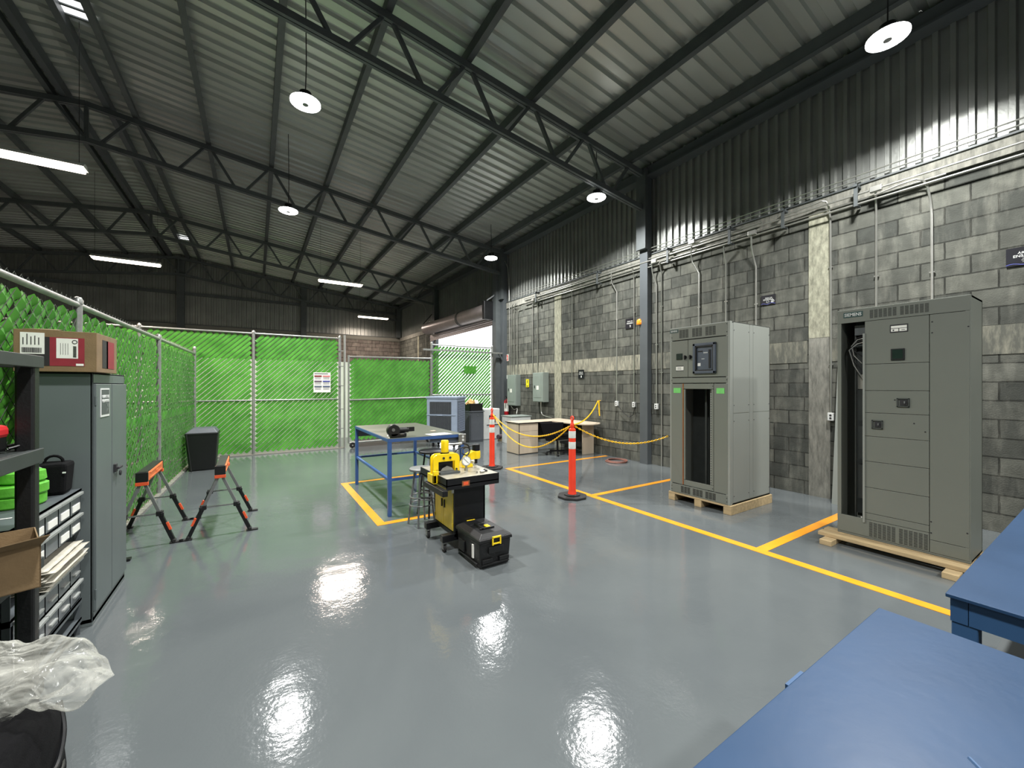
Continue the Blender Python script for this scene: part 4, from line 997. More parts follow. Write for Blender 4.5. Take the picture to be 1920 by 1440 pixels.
# ================================================================ PRESS CART
x0,x1,y0,y1=1.62,1.96,3.57,4.07
t=thing('press_cart','black wheeled cart with mustard doors carrying the yellow hydraulic presses','cart',(x0,y0,0))
m=MB(); m.box(x0+.015,x1,y0,y0+.02,.17,.66); m.box(x0+.015,x1,y1-.02,y1,.17,.66); m.box(x1-.02,x1,y0,y1,.17,.66); m.box(x0+.015,x1,y0,y1,.17,.19); m.box(x0+.0,x0+.02,y0,y0+.025,.17,.66); m.box(x0,x0+.02,y1-.025,y1,.17,.66)
build('body',m,M['blackm'],t,bevel=.003)
for (a,b,s) in ((y0+.028,(y0+y1)/2-.002,1),((y0+y1)/2+.002,y1-.028,-1)):
    d=build('door',MB().box(x0-.006,x0+.012,a,b,.185,.655),M['yellow_dull'],t,bevel=.003)
    yy=b-.03 if s>0 else a+.03
    build('door_handle',MB().box(x0-.018,x0-.006,yy-.006,yy+.006,.37,.45),M['ink'],d)
    for z in (.24,.6): build('hinge',MB().cyl((x0-.01,a if s>0 else b,z-.02),(x0-.01,a if s>0 else b,z+.02),.006,n=8),M['yellow_dull'],d)
m=MB()
for y in (y0-.0,y1-.07): m.box(1.50,2.06,y,y+.07,.10,.165)
m.box(x0,x0+.05,y0,y1,.13,.17); build('base_frame',m,M['blackm'],t,bevel=.004)
for x in (1.53,2.03):
    for y in (y0+.035,y1-.035):
        m=MB(); m.cyl((x-.012,y,.036),(x+.012,y,.036),.035,n=18); w=build('caster',m,M['rubber'],t,smooth=True)
        m=MB(); m.box(x-.018,x-.014,y-.02,y+.02,.03,.1); m.box(x+.014,x+.018,y-.02,y+.02,.03,.1); m.box(x-.02,x+.02,y-.025,y+.025,.09,.102); build('caster_fork',m,M['leg_grey'],w)
# top tray
X0,X1,Y0,Y1=1.50,2.07,3.48,4.18; zt=.725
m=MB(); m.box(X0,X1,Y0,Y0+.008,.62,zt); m.box(X0,X0+.008,Y0+.0,Y1,.64,zt); m.box(X1-.008,X1,Y0,Y1,.64,zt); m.box(X0,X1,Y1-.008,Y1,.64,zt); m.box(X0,X1,Y0,Y1,.655,.665); build('tray_skirt',m,M['blackm'],t)
build('drain_channel',MB().box(X0-.055,X0-.002,Y0-.04,Y1-.25,.575,.63),M['blackm'],t,bevel=.004)
build('worktop',MB().box(X0+.004,X1-.004,Y0+.004,Y1-.004,zt-.008,zt),M['worktop'],t)
m=MB(); m.box(1.66,1.74,Y0-.002,Y0,.64,.69); lb=build('sticker',m,M['copper'],t)
m=MB(); m.box(1.675,1.725,Y0-.003,Y0-.001,.65,.68); build('sticker_print',m,M['orange'],lb)
build('hinge_lock',MB().box(x0-.02,x0,y0+.005,y0+.02,.56,.6),M['steel'],t)
# press frame (n-shaped), black under insert, cylinder
t2=thing('hydraulic_press','yellow arched hydraulic press with a yellow ram, at the front of the cart','press',(1.62,3.62,zt))
yc_=3.76
def arch(w,h,tk,n=8):
    out=[(-w/2,0)]
    r=.055
    out+=[(-w/2,h-r)]+[(-w/2+r-r*math.cos(a),h-r+r*math.sin(a)) for a in [PI/2*k/n for k in range(1,n)]]+[(-w/2+r,h),(w/2-r,h)]+[(w/2-r+r*math.sin(a),h-r+r*math.cos(a)) for a in [PI/2*k/n for k in range(1,n)]]+[(w/2,h-r),(w/2,0)]
    inn=[(w/2-tk,0),(w/2-tk,h-tk*1.4),(-w/2+tk,h-tk*1.4),(-w/2+tk,0)]
    return out+inn
cxp=1.615
Mx=Matrix(((1,0,0,cxp),(0,0,-1,yc_),(0,1,0,zt),(0,0,0,1)))
for dy in (0,.07):
    Mx2=Matrix.Translation((0,dy,0))@Mx
    build('arch_plate',MB().prism(arch(.285,.195,.055),Mx2,.022),M['yellow'],t2,bevel=.003)
m=MB()
m.prism([(-.08,.02),(.08,.02),(.08,.125),(-.08,.125)],Matrix.Translation((0,.058,0))@Mx,.045); build('die_block',m,M['blackm'],t2)
m=MB(); m.prism([(-.09,.002),(.12,.002),(.12,.02),(-.09,.02)],Matrix.Translation((0,-.02,0))@Mx,.06); build('lower_bed',m,M['steel_dk'],t2)
build('clear_guard',MB().prism([(-.075,.022),(.075,.022),(.05,.055),(0,.075),(-.05,.055)],Matrix.Translation((0,-.026,0))@Mx,.004),M['steel'],t2)
m=MB(); m.cyl((cxp,yc_+.03,zt+.185),(cxp,yc_+.03,zt+.205),.045,n=24); build('ram_collar',m,M['blackm'],t2,smooth=True)
build('ram_cylinder',MB().lathe((cxp,yc_+.03,zt+.2),[(.037,0),(.039,.01),(.039,.118),(.035,.125),(0,.125)],24),M['yellow'],t2,smooth=True)
m=MB()
for dx in (-.035,.035): m.cyl((cxp+dx,yc_-.022,zt+.155),(cxp+dx,yc_-.034,zt+.155),.011,n=12)
for dx,z in ((-.105,.035),(.105,.035)): m.cyl((cxp+dx,yc_-.022,zt+z),(cxp+dx,yc_-.032,zt+z),.009,n=12)
build('frame_bolts',m,M['ink'],t2,smooth=True)
m=MB(); m.box(cxp-.155,cxp-.125,yc_-.06,yc_+.11,zt-.085,zt+.0); m.box(cxp-.155,cxp-.10,yc_-.06,yc_-.03,zt-.08,zt+.04); build('side_clamp',m,M['yellow'],t2,bevel=.003)
# second press + gauge + hose
t3=thing('hydraulic_press','second yellow press with a black cap, at the right rear of the cart','press',(2.0,3.9,zt))
m=MB(); poly=[(-.13,0),(.0,0),(.0,.03),(-.03,.045),(-.03,.075),(.09,.09),(.09,.155),(-.0,.175),(-.07,.14),(-.13,.06)]
m.prism(poly,Matrix(((1,0,0,1.98),(0,0,-1,3.94),(0,1,0,zt),(0,0,0,1))),.07); build('c_frame',m,M['yellow'],t3,bevel=.008)
build('ram_head',MB().lathe((2.03,3.905,zt+.085),[(.046,0),(.048,.01),(.048,.075),(.044,.085),(0,.085)],24),M['yellow'],t3,smooth=True)
build('cap',MB().lathe((2.03,3.905,zt+.17),[(.042,0),(.042,.065),(.038,.07),(0,.07)],24),M['blackm'],t3,smooth=True)
build('punch',MB().cyl((2.03,3.905,zt+.03),(2.03,3.905,zt+.09),.016,n=12),M['blackm'],t3,smooth=True)
g=Vector((1.83,3.74,zt+.1))
t4=thing('pressure_gauge','round white-faced pressure gauge standing between the two yellow presses','gauge',(g.x,g.y,zt))
m=MB(); dirv=Vector((-.32,-.85,.2)).normalized()
m.cyl(g,g+dirv*.035,.049,n=28); m.cyl((g.x,g.y,zt),(g.x,g.y,g.z-.04),.012,n=10); m.cyl((g.x,g.y,zt),(g.x,g.y,zt+.03),.02,n=8); build('case',m,M['steel'],t4,smooth=True)
build('dial',MB().cyl(g+dirv*.035,g+dirv*.037,.042,n=28),M['white'],t4)
rt=dirv.cross(Vector((0,0,1))).normalized(); up=rt.cross(dirv)
m=MB(); e=g+dirv*.039; m.bar(e-rt*.022-up*.022,e+rt*.028+up*.028,.004,.002); 
for k in range(9):
    an=math.radians(-130+k*32.5); d=rt*math.sin(an)+up*math.cos(an); m.bar(e+d*.034,e+d*.04,.003,.001)
build('needle_and_ticks',m,M['ink'],t4)
m=MB(); pts=[(cxp+.04,3.79,zt+.28),(cxp+.12,3.80,zt+.27),(cxp+.2,3.82,zt+.275),(cxp+.28,3.84,zt+.25),(cxp+.31,3.85,zt+.19),(cxp+.27,3.82,zt+.145),(cxp+.22,3.78,zt+.13)]
def smooth(pts,n=6):
    pts=[Vector(p) for p in pts]; out=[]
    for i in range(len(pts)-1):
        p0=pts[max(i-1,0)];p1=pts[i];p2=pts[i+1];p3=pts[min(i+2,len(pts)-1)]
        for k in range(n):
            u=k/n; out.append(.5*((2*p1)+(-p0+p2)*u+(2*p0-5*p1+4*p2-p3)*u*u+(-p0+3*p1-3*p2+p3)*u**3))
    return out+[pts[-1]]
m.tube(smooth(pts),.0085,8); m.tube(smooth([(cxp+.13,3.78,zt+.12),(cxp+.11,3.78,zt+.2),(cxp+.2,3.8,zt+.235),(cxp+.3,3.84,zt+.21),(cxp+.27,3.82,zt+.15),(cxp+.2,3.8,zt+.17),(cxp+.24,3.86,zt+.21),(2.03,3.9,zt+.24)]),.0065,8)
hs=single('hydraulic_hose',m,M['hose'],'black hydraulic hose looping between the two yellow presses','hose',smooth=True)
m=MB(); m.cyl((cxp+.03,3.79,zt+.28),(cxp+.16,3.81,zt+.275),.011,n=10); m.cyl((cxp+.16,3.81,zt+.272),(cxp+.2,3.82,zt+.275),.015,n=8); tmp=build('hose_coupling',m,M['pipe'],None,smooth=True); tmp.parent=hs
m=MB(); m.cyl((1.90,3.56,zt+.012),(1.95,3.57,zt+.012),.012,n=12); m.cyl((1.87,3.58,zt+.008),(1.885,3.6,zt+.008),.008,n=10); single('metal_punch',m,M['steel'],'small shiny metal punch lying on the cart worktop','tool part',smooth=True)
m=MB(); m.cyl((1.975,3.6,zt+.01),(2.0,3.6,zt+.01),.01,n=12); m.cyl((1.98,3.63,zt+.01),(2.0,3.65,zt+.01),.009,n=12); single('metal_punch',m,M['ink'],'small black punch lying on the cart worktop','tool part',smooth=True)
single('cloth_rag',blob((2.03,3.99,zt+.03),.05,.03,.025,.4,5),M['white'],'small white rag behind the second press','rag',smooth=True)

# ================================================================ TOOL CHEST
x0,x1,y0,y1=1.625,1.955,3.06,3.54
t=thing('tool_chest','black plastic tool chest with yellow latches on the floor in front of the cart','tool box',(x0,y0,0))
def frus(m,a,b,z0,z1):
    (xa,xb,ya,yb),(xc,xd,yc,yd)=a,b
    return m.add([(xa,ya,z0),(xb,ya,z0),(xb,yb,z0),(xa,yb,z0),(xc,yc,z1),(xd,yc,z1),(xd,yd,z1),(xc,yd,z1)],[(3,2,1,0),(4,5,6,7),(0,1,5,4),(1,2,6,5),(2,3,7,6),(3,0,4,7)])
m=MB(); frus(m,(x0+.02,x1-.02,y0+.02,y1-.02),(x0+.006,x1-.006,y0+.006,y1-.006),0,.23); build('body',m,M['black'],t,bevel=.012)
m=MB(); frus(m,(x0-.006,x1+.006,y0-.006,y1+.006),(x0-.002,x1+.002,y0-.002,y1+.002),.23,.262); frus(m,(x0+.0,x1-.0,y0+.0,y1-.0),(x0+.05,x1-.05,y0+.05,y1-.05),.262,.295); m.box(x0+.06,x1-.06,y0+.3,y0+.32,.285,.3); build('lid',m,M['black'],t,bevel=.01)
m=MB(); m.box(x0+.03,x1-.03,y0-.004,y0+.012,.03,.045); m.box(x0+.03,x0+.13,y0-.005,y0+.01,.05,.085); m.box(x1-.13,x1-.03,y0-.005,y0+.01,.05,.085); m.box(x0+.09,x1-.09,y0-.006,y0+.01,.13,.185); m.box(x0-.004,x0+.012,y0+.05,y1-.05,.03,.045); m.box(x0-.004,x0+.01,y0+.3,y1-.06,.06,.16)
build('ribs',m,M['black'],t,bevel=.003)
def latch(xc,yy,s):
    m=MB(); m.box(xc-.045,xc-.033,yy-.012*s-.006,yy-.012*s+.006,.2,.275); m.box(xc+.033,xc+.045,yy-.012*s-.006,yy-.012*s+.006,.2,.275); m.box(xc-.045,xc+.045,yy-.012*s-.006,yy-.012*s+.006,.262,.278); m.box(xc-.035,xc+.035,yy-.01*s-.004,yy-.01*s+.004,.205,.22)
    build('latch',m,M['yellow'],t,bevel=.003)
latch((x0+x1)/2,y0,1); latch((x0+x1)/2,y1,-1)
m=MB(); m.box(x0+.10,x0+.12,y0+.14,y0+.3,.29,.315); m.box(x0+.08,x1-.1,y0+.14,y0+.155,.288,.31); build('top_handle',m,M['blackm'],t,bevel=.004)
build('hasp',MB().box(x0+.16,x0+.2,y0+.16,y0+.22,.295,.31),M['yellow'],t,bevel=.004)
build('side_label',MB().box(x0-.002,x0+.01,y0+.12,y0+.145,.07,.19),M['white'],t)

# ================================================================ SAWHORSES
def sawhorse(cx,ya,yb,lab,ht=.745,wl=.27):
    t=thing('sawhorse',lab,'sawhorse',(cx,(ya+yb)/2,0),'folding sawhorses')
    m=MB(); m.box(cx-.045,cx+.045,ya,yb,ht-.10,ht-.012); bm_=build('beam',m,M['orange_steel'],t,bevel=.004)
    build('beam_pad',MB().box(cx-.038,cx+.038,ya+.01,yb-.01,ht-.012,ht),M['black'],t)
    m=MB(); m.box(cx+.045,cx+.05,ya+.1,yb-.1,ht-.03,ht-.02); m.box(cx+.045,cx+.05,ya+.1,yb-.1,ht-.085,ht-.075); m.box(cx+.045,cx+.05,ya+.38,ya+.5,ht-.065,ht-.045); build('beam_ribs',m,M['orange_steel'],bm_)
    for y in (ya,yb):
        s=-1 if y==ya else 1
        build('end_cap',MB().box(cx-.048,cx+.048,y-.012,y+.012,ht-.1,ht-.004),M['black'],t,bevel=.003)
        build('end_trim',MB().box(cx-.05,cx+.05,y-.014,y+.014,ht-.135,ht-.1),M['orange'],t,bevel=.004)
        yy=y-.0*s
        for sx in (-1,1):
            a=Vector((cx+sx*.02,yy-s*.03,ht-.13)); b=Vector((cx+sx*wl,yy+s*.02,.012)); mid=a.lerp(b,.5)
            lg=build('leg',MB().bar(a,a.lerp(b,.6),.028,.028,(0,1,0)),M['leg_grey'],t,bevel=.003)
            build('lower_leg',MB().bar(mid,b,.036,.036,(0,1,0)),M['blackm'],lg,bevel=.004)
            q=a.lerp(b,.5); m=MB(); m.cbox(q,.055,.05,.05); m.cbox(q+Vector((sx*.02,-.02,-.01)),.03,.02,.04); build('leg_clamp',m,M['black'],lg,bevel=.006)
            q=a.lerp(b,.72); d=(b-a).normalized(); m=MB(); m.bar(q+Vector((sx*.022,-.012,0))-d*.04,q+Vector((sx*.022,-.012,0))+d*.045,.022,.016,(0,1,0)); build('release_tab',m,M['orange'],lg,bevel=.003)
            m=MB(); m.cbox(b+Vector((sx*.02,0,-.004)),.11,.05,.014); m.cyl(b+Vector((0,-.03,.015)),b+Vector((0,.03,.015)),.016,n=10); build('foot',m,M['rubber'],lg,bevel=.004)
        m=MB(); m.bar((cx-wl*.62,yy,ht*.46-.03),(cx+wl*.62,yy,ht*.46-.03),.014,.014); build('spreader_bar',m,M['leg_grey'],t)
sawhorse(-.325,5.33,6.1,'orange and black folding sawhorse standing free of the fence')
sawhorse(-.955,5.33,6.1,'orange and black folding sawhorse against the green fence',wl=.25)
# wheeled bin
bx,by=-.86,9.75
t=thing('trash_bin','black plastic trash bin with a grey lid in the fence corner','trash bin',(bx,by,0))
m=MB(); frus(m,(bx-.2,bx+.2,by-.2,by+.2),(bx-.255,bx+.245,by-.24,by+.24),0.0,.70); build('body',m,M['black'],t,bevel=.02)
m=MB(); frus(m,(bx-.26,bx+.25,by-.25,by+.25),(bx-.26,bx+.25,by-.25,by+.25),.68,.71); build('rim',m,M['black'],t,bevel=.006)
m=MB(); frus(m,(bx-.255,bx+.245,by-.245,by+.245),(bx-.16,bx+.18,by-.16,by+.2),.71,.80); build('lid',m,M['slate'],t,bevel=.015)
single('dustpan_handle',MB().tube([(-1.0,9.36,.02),(-1.08,9.4,.72)],.012,8),M['black'],'thin black handle leaning by the trash bin','handle',smooth=True)

# ================================================================ LOCKER
x1,y0,y1,h=-.92,3.76,4.53,1.69; xw=-1.26
t=thing('steel_locker','tall grey steel locker with two narrow doors against the green fence','locker',(x1,y0,0))
m=MB(); m.box(xw,x1,y0,y0+.012,0.02,h); m.box(xw,x1,y1-.012,y1,.02,h); m.box(xw,xw+.012,y0,y1,.02,h); m.box(xw,x1,y0,y1,h-.012,h); m.box(xw,x1,y0,y1,.0,.05); m.box(x1-.012,x1,y0,y1,h-.07,h); m.box(x1-.012,x1,y0,y1,.02,.08); m.box(x1-.012,x1,y0,y0+.02,.02,h)
build('body',m,M['cab'],t,bevel=.003)
ym=y0+.37
d1=build('door',MB().box(x1-.002,x1+.014,y0+.02,ym-.01,.085,h-.075),M['cab'],t,bevel=.003)
d2=build('door',MB().box(x1-.002,x1+.014,ym+.005,y1-.01,.085,h-.075),M['cab'],t,bevel=.003)
build('door_edge',MB().box(x1-.004,x1+.004,ym-.01,ym+.005,.085,h-.075),M['steel_dk'],t)
m=MB(); m.box(x1+.014,x1+.03,ym+.03,ym+.07,.95,1.01); m.box(x1+.03,x1+.045,ym+.04,ym+.14,.97,.985); m.cyl((x1+.03,ym+.12,.93),(x1+.04,ym+.12,.93),.02,n=10); build('handle',m,M['ink'],d2,bevel=.002)
m=MB()
for z in (.2,1.5): m.cyl((x1+.012,y0+.02,z-.03),(x1+.012,y0+.02,z+.03),.006,n=8)
build('hinge',m,M['cab'],d1)
sy0,sy1=y0+.10,y0+.29
sg=build('door_sign',MB().box(x1+.014,x1+.018,sy0,sy1,1.385,1.585),M['white_pl'],d1)
sg_in=build('sign_face',MB().box(x1+.018,x1+.019,sy0+.01,sy1-.01,1.40,1.575),M['steel_dk'],d1)
yc2=(sy0+sy1)/2
text('sign_lettering','GABINETE DE',(x1+.0195,yc2,1.525),'+X',.15,.022,M['white_pl'],sg_in) if False else None
def ptext(s,z,w,hh): 
    o=text('sign_lettering',s,(x1+.0192,yc2,z),'+X',w,hh,M['white_pl'],d1); return o
ptext('GABINETE DE',1.527,.155,.022); ptext('HERRAMIENTA',1.497,.155,.022)
m=MB(); q=x1+.0192
m.bar((q,yc2+.03,1.475),(q,yc2+.06,1.415),.002,.006); m.bar((q,yc2+.06,1.475),(q,yc2+.03,1.415),.002,.006); build('tool_pictogram',m,M['leg_grey'],d1)
# big carton on the locker
bx0,bx1,by0,by1,bz0,bz1=-1.25,-.885,3.70,4.15,h+.002,h+.262
t=thing('cardboard_box','brown carton with red and black print and shipping labels on top of the locker','box',((bx0+bx1)/2,by0,bz0))
build('carton',MB().box(bx0,bx1,by0,by1,bz0,bz1),M['cardboard'],t,bevel=.003)
m=MB(); m.add([(bx0+.04,by0,bz1),(bx1-.17,by0,bz1),(bx1-.2,by0+.17,bz1+.02),(bx0+.08,by0+.18,bz1+.022),(bx0+.04,by0,bz1+.004),(bx1-.17,by0,bz1+.004),(bx1-.2,by0+.17,bz1+.024),(bx0+.08,by0+.18,bz1+.026)],[(0,1,2,3),(7,6,5,4),(0,4,5,1),(2,6,7,3)]); build('flap',m,M['cardboard'],t)
W_=bx1-bx0; fy=by0-.001
def fr(a,b,c,d,mat,nm,par,e=0): return build(nm,MB().box(bx0+a*W_,bx0+b*W_,fy-.001-e,fy,bz0+c*.26,bz0+d*.26),M[mat],par)
bl=fr(.13,.42,.14,.84,'black_print','black_print',t); rd_=fr(.42,.845,.14,.84,'red_print','red_print',t)
l1=fr(.08,.36,.42,.93,'white','shipping_label',t,.001); l2=fr(.50,.765,.33,.82,'white','shipping_label',t,.001)
m=MB(); random.seed(3)
x=bx0+.1*W_
while x<bx0+.33*W_:
    w_=random.choice((.001,.002,.003)); m.box(x,x+w_,fy-.0035,fy-.002,bz0+.45*.26,bz0+.57*.26); x+=w_+random.choice((.0015,.002))
for k in range(5): m.box(bx0+(.11+.045*k)*W_,bx0+(.12+.045*k)*W_,fy-.0035,fy-.002,bz0+.64*.26,bz0+random.uniform(.78,.9)*.26)
build('barcode',m,M['ink'],l1)
m=MB(); z=bz0+.36*.26
while z<bz0+.64*.26:
    w_=random.choice((.001,.002)); m.box(bx0+.705*W_,bx0+.745*W_,fy-.0035,fy-.002,z,z+w_); z+=w_+.0015
m.torus((bx0+.725*W_,fy-.003,bz0+.74*.26),.011,.002,'Y',14,4)
for k in range(4): m.box(bx0+(.55+.03*k)*W_,bx0+(.553+.03*k)*W_,fy-.0035,fy-.002,bz0+.42*.26,bz0+.7*.26)
build('barcode',m,M['ink'],l2)
fr(.74,.835,.15,.205,'white','small_sticker',t,.001)
D_=by1-by0
sp_=build('side_print',MB().box(bx1,bx1+.0015,by0+.25*D_,by0+.52*D_,bz0+.12*.26,bz0+.86*.26),M['black_print'],t); build('side_print',MB().box(bx1,bx1+.0015,by0+.45*D_,by0+.84*D_,bz0+.12*.26,bz0+.86*.26),M['red_print'],t)

# ================================================================ BLACK SHELF, RACK, BINS
sx1,sx0,sya,syb=-.85,-1.27,1.9,2.765
t=thing('plastic_shelf','black plastic shelving unit at the left edge of the view','shelf',(sx1,syb,0))
for x in (sx1-.062,sx0):
    for y in (syb-.062,sya): build('post',MB().box(x,x+.062,y,y+.062,0,1.73),M['black'],t,bevel=.01)
def slatshelf(z,th,par):
    m=MB(); m.box(sx0-.01,sx0+.02,sya-.01,syb+.01,z-th,z); m.box(sx1-.02,sx1+.01,sya-.01,syb+.01,z-th,z); m.box(sx0,sx1,syb-.02,syb+.01,z-th,z); m.box(sx0,sx1,sya-.01,sya+.02,z-th,z)
    k=sya+.03
    while k<syb-.03: m.box(sx0,sx1,k,k+.022,z-.012,z-.004); k+=.04
    for x in (sx0+.14,sx0+.28): m.box(x,x+.02,sya,syb,z-.02,z-.004)
    build('shelf',m,M['shelf'],par,bevel=.003)
for z,th in ((1.74,.055),(1.31,.065),(.80,.05),(.22,.05)): slatshelf(z,th,t)
# things on it
t=thing('tool_case','red and black tool case on the second shelf of the black shelving unit','tool case',(-.98,2.6,1.31))
m=MB(); m.box(-1.1,-.925,2.5,2.70,1.312,1.40); build('base',m,M['black'],t,bevel=.015); m=MB(); m.box(-1.1,-.92,2.49,2.705,1.37,1.43); build('cover',m,M['toolred'],t,bevel=.02)
m=MB(); pts=smooth([(-.93,2.70,1.318),(-.90,2.73,1.33),(-.93,2.755,1.33),(-1.0,2.74,1.32),(-1.1,2.72,1.32),(-1.15,2.66,1.318)]); m.tube(pts,.006,6); m.tube([p+Vector((.01,-.015,.006)) for p in pts],.005,6); single('cable',m,M['hose'],'black cable lying on the second shelf of the black shelving unit','cable',smooth=True)
# cardboard box sticking out
t=thing('cardboard_box','open brown cardboard box with a lifted flap jutting from the black shelving unit','box',(-.95,2.2,.66))
bz=.802; xb0,xb1,yb0,yb1=-1.12,-.72,2.35,2.68
zt_=.97
m=MB()
m.box(xb0,xb1,yb0,yb1,bz,bz+.004); m.box(xb0,xb0+.004,yb0,yb1,bz,zt_); m.box(xb1-.004,xb1,yb0,yb1,bz,zt_); m.box(xb0,xb1,yb0,yb0+.004,bz,zt_); m.box(xb0,xb1,yb1-.004,yb1,bz,zt_)
RZ=Matrix.Translation((xb1,yb0,0))@Matrix.Rotation(math.radians(20),4,'Z')@Matrix.Translation((-xb1,-yb0,0)); m.v=[tuple(RZ@Vector(p)) for p in m.v]
build('carton',m,M['cardboard'],t)
m=MB(); q=[(xb0,yb0,zt_-.002),(xb1,yb0,zt_),(xb1+.02,yb0-.06,zt_+.045),(xb0,yb0-.07,zt_+.01)]; m.add(q+[(x,y,z+.004) for x,y,z in q],[(0,1,2,3),(7,6,5,4),(1,5,6,2),(3,2,6,7),(0,3,7,4)]); m.v=[tuple(RZ@Vector(p)) for p in m.v]
build('flap',m,M['cardboard'],t)
# rack
rx0,rx1,ra,rb=-1.29,-.955,2.80,3.70
t=thing('steel_rack','grey steel rack full of small parts bins between the black shelving unit and the locker','rack',(rx1,ra,0))
for x in (rx0,rx1-.03):
    for y in (ra,rb-.03): build('upright',MB().box(x,x+.03,y,y+.003,0,.93).box(x,x+.003,y,y+.03,0,.93),M['rack'],t)
for z in (.935,.515,.225,.10): build('shelf',MB().box(rx0,rx1,ra,rb,z-.012,z).box(rx1-.004,rx1,ra,rb,z-.03,z).box(rx0,rx1,ra,ra+.003,z-.03,z),M['rack'],t)
build('middle_shelf',MB().box(rx0,rx1-.02,ra,rb,.66,.665),M['rack'],t)
rows=[(.80,.92,'top'),(.67,.785,'second'),(.375,.50,'third'),(.24,.36,'bottom')]
colw=(rb-ra-.04)/5
cn=['nearest the black shelving','second from the shelving','in the middle column','second from the locker','nearest the locker']
proto=None
for ri,(z0_,z1_,rn) in enumerate(rows):
    for ci in range(5):
        yA=ra+.02+ci*colw+.004; yB=yA+colw-.008; xF=rx1+.0; lab='grey parts drawer, %s row of the steel rack, %s'%(rn,cn[ci])
        t=thing('parts_drawer',lab,'drawer bin',(xF,yA,z0_),'parts drawers in the steel rack')
        hh=z1_-z0_
        m=MB(); m.box(rx0+.04,xF,yA,yA+.003,z0_,z1_-.01); m.box(rx0+.04,xF,yB-.003,yB,z0_,z1_-.01); m.box(rx0+.04,xF,yA,yB,z0_,z0_+.003); m.box(xF-.004,xF,yA,yB,z0_,z1_-.012); m.box(rx0+.04,rx0+.043,yA,yB,z0_,z1_)
        build('tray',m,M['bin'],t)
        build('lip',MB().box(xF-.004,xF+.016,yA,yB,z1_-.016,z1_),M['binlip'],t,bevel=.002)
        if (ri<2 and ci in (1,2,3,4) and not (ri==1 and ci==2)): build('card_label',MB().box(xF+.0,xF+.004,yA+.03,yB-.02,z0_+.015,z0_+.055),M['white'],t)
        elif ri>=2: build('pull',MB().box(xF,xF+.012,yA+.04,yB-.04,z0_+.04,z0_+.05),M['binlip'],t)
def sheetpile(x0,x1,y0,y1,z,n,lab):
    m=MB()
    for k in range(n):
        dx=random.uniform(-.015,.03); dy=random.uniform(-.02,.02); zz=z+k*.011; vs=[];fs=[]; nx,ny=10,14
        for i in range(nx+1):
            for j in range(ny+1):
                x=x0+dx+(x1-x0)*i/nx; y=y0+dy+(y1-y0)*j/ny
                vs.append((x,y,zz+.006*noise.noise(Vector((x*14,y*14,k*3.1)))+.004))
        for i in range(nx):
            for j in range(ny): fs.append((i*(ny+1)+j,(i+1)*(ny+1)+j,(i+1)*(ny+1)+j+1,i*(ny+1)+j+1))
        m.add(vs,fs)
    o=single('plastic_sheets',m,M['sheets'],lab,'plastic sheets',smooth=True); s=o.modifiers.new('solid','SOLIDIFY'); s.thickness=.003; return o
sheetpile(rx0+.06,rx1+.03,3.1,3.62,.517,10,'crumpled pile of white plastic sheets in the gap of the steel rack')
# on rack top
m=MB(); c=(-1.13,3.36,.936); m.lathe(c,[(.11,0),(.12,.01),(.12,.055),(.11,.06)],28); m.lathe((c[0]+.01,c[1],c[2]+.062),[(.11,0),(.118,.01),(.118,.055),(.105,.06)],28); m.lathe((c[0]+.02,c[1]+.02,c[2]+.124),[(.08,0),(.095,.012),(.09,.06),(.05,.075),(0,.075)],28)
single('strap_rolls',m,M['lime'],'stack of lime green rolled straps on top of the steel rack','straps',smooth=True)
t=thing('tool_pouch','black fabric tool pouch standing on the steel rack against the locker','tool pouch',(-1.04,3.6,.936))
m=MB(); frus(m,(-1.1,-.985,3.53,3.66),(-1.12,-.975,3.52,3.68),.937,1.13); build('bag',m,M['fabric'],t,bevel=.02)
m=MB(); m.torus((-1.05,3.6,1.13),.04,.008,'Y',16,6); m.box(-1.16,-1.1,3.52,3.55,1.02,1.09); build('strap',m,M['fabric'],t,smooth=True)
m=MB(); m.box(-.99,-.976,3.515,3.52,1.07,1.078); m.cbox((-1.09,3.514,1.1),.016,.004,.04,ry=.5); build('reflective_tag',m,M['white_refl'],t)
m=MB(); m.cbox((-1.08,3.05,.937),.09,.012,.001,.1); single('paper_scrap',m,M['white'],'small white strip of paper on the steel rack top','paper')
# tool bag on the floor and plastic film
t=thing('tool_bag','large black fabric tool bag on the floor in the lower left corner','bag',(-.68,1.95,0))
m=MB(); n=18;k=14; vs=[];fs=[]
def sup(c,rx,ry,rz,e,amp,seed,n=36,k=20):
    m=MB(); vs=[];fs=[]
    sg=lambda v,p: math.copysign(abs(v)**p,v)
    for i in range(k+1):
        th=-PI/2+PI*i/k
        for j in range(n):
            ph=2*PI*j/n; x=sg(math.cos(th),e)*sg(math.cos(ph),e); y=sg(math.cos(th),e)*sg(math.sin(ph),e); z=sg(math.sin(th),e)
            d=Vector((x,y,z)); q=1+amp*noise.noise(d*2.2+Vector((seed,0,0)))+amp*.6*noise.noise(d*6+Vector((0,seed,0)))
            vs.append((c[0]+x*rx*q,c[1]+y*ry*q,max(c[2]+z*rz*q,.0)))
    for i in range(k):
        for j in range(n): fs.append((i*n+j,i*n+(j+1)%n,(i+1)*n+(j+1)%n,(i+1)*n+j))
    return m.add(vs,fs)
build('bag_body',sup((-.71,1.86,.26),.145,.26,.27,.45,.1,2),M['fabric'],t,smooth=True)
m=MB(); m.tube(smooth([(-.575,1.75,.42),(-.565,1.85,.36),(-.563,1.95,.33),(-.575,2.05,.38),(-.60,2.1,.46)]),.009,8); m.tube(smooth([(-.58,1.7,.3),(-.57,1.85,.29),(-.565,2.0,.28),(-.6,2.11,.27)]),.007,8); build('strap',m,M['blackm'],t,smooth=True)
m=MB()
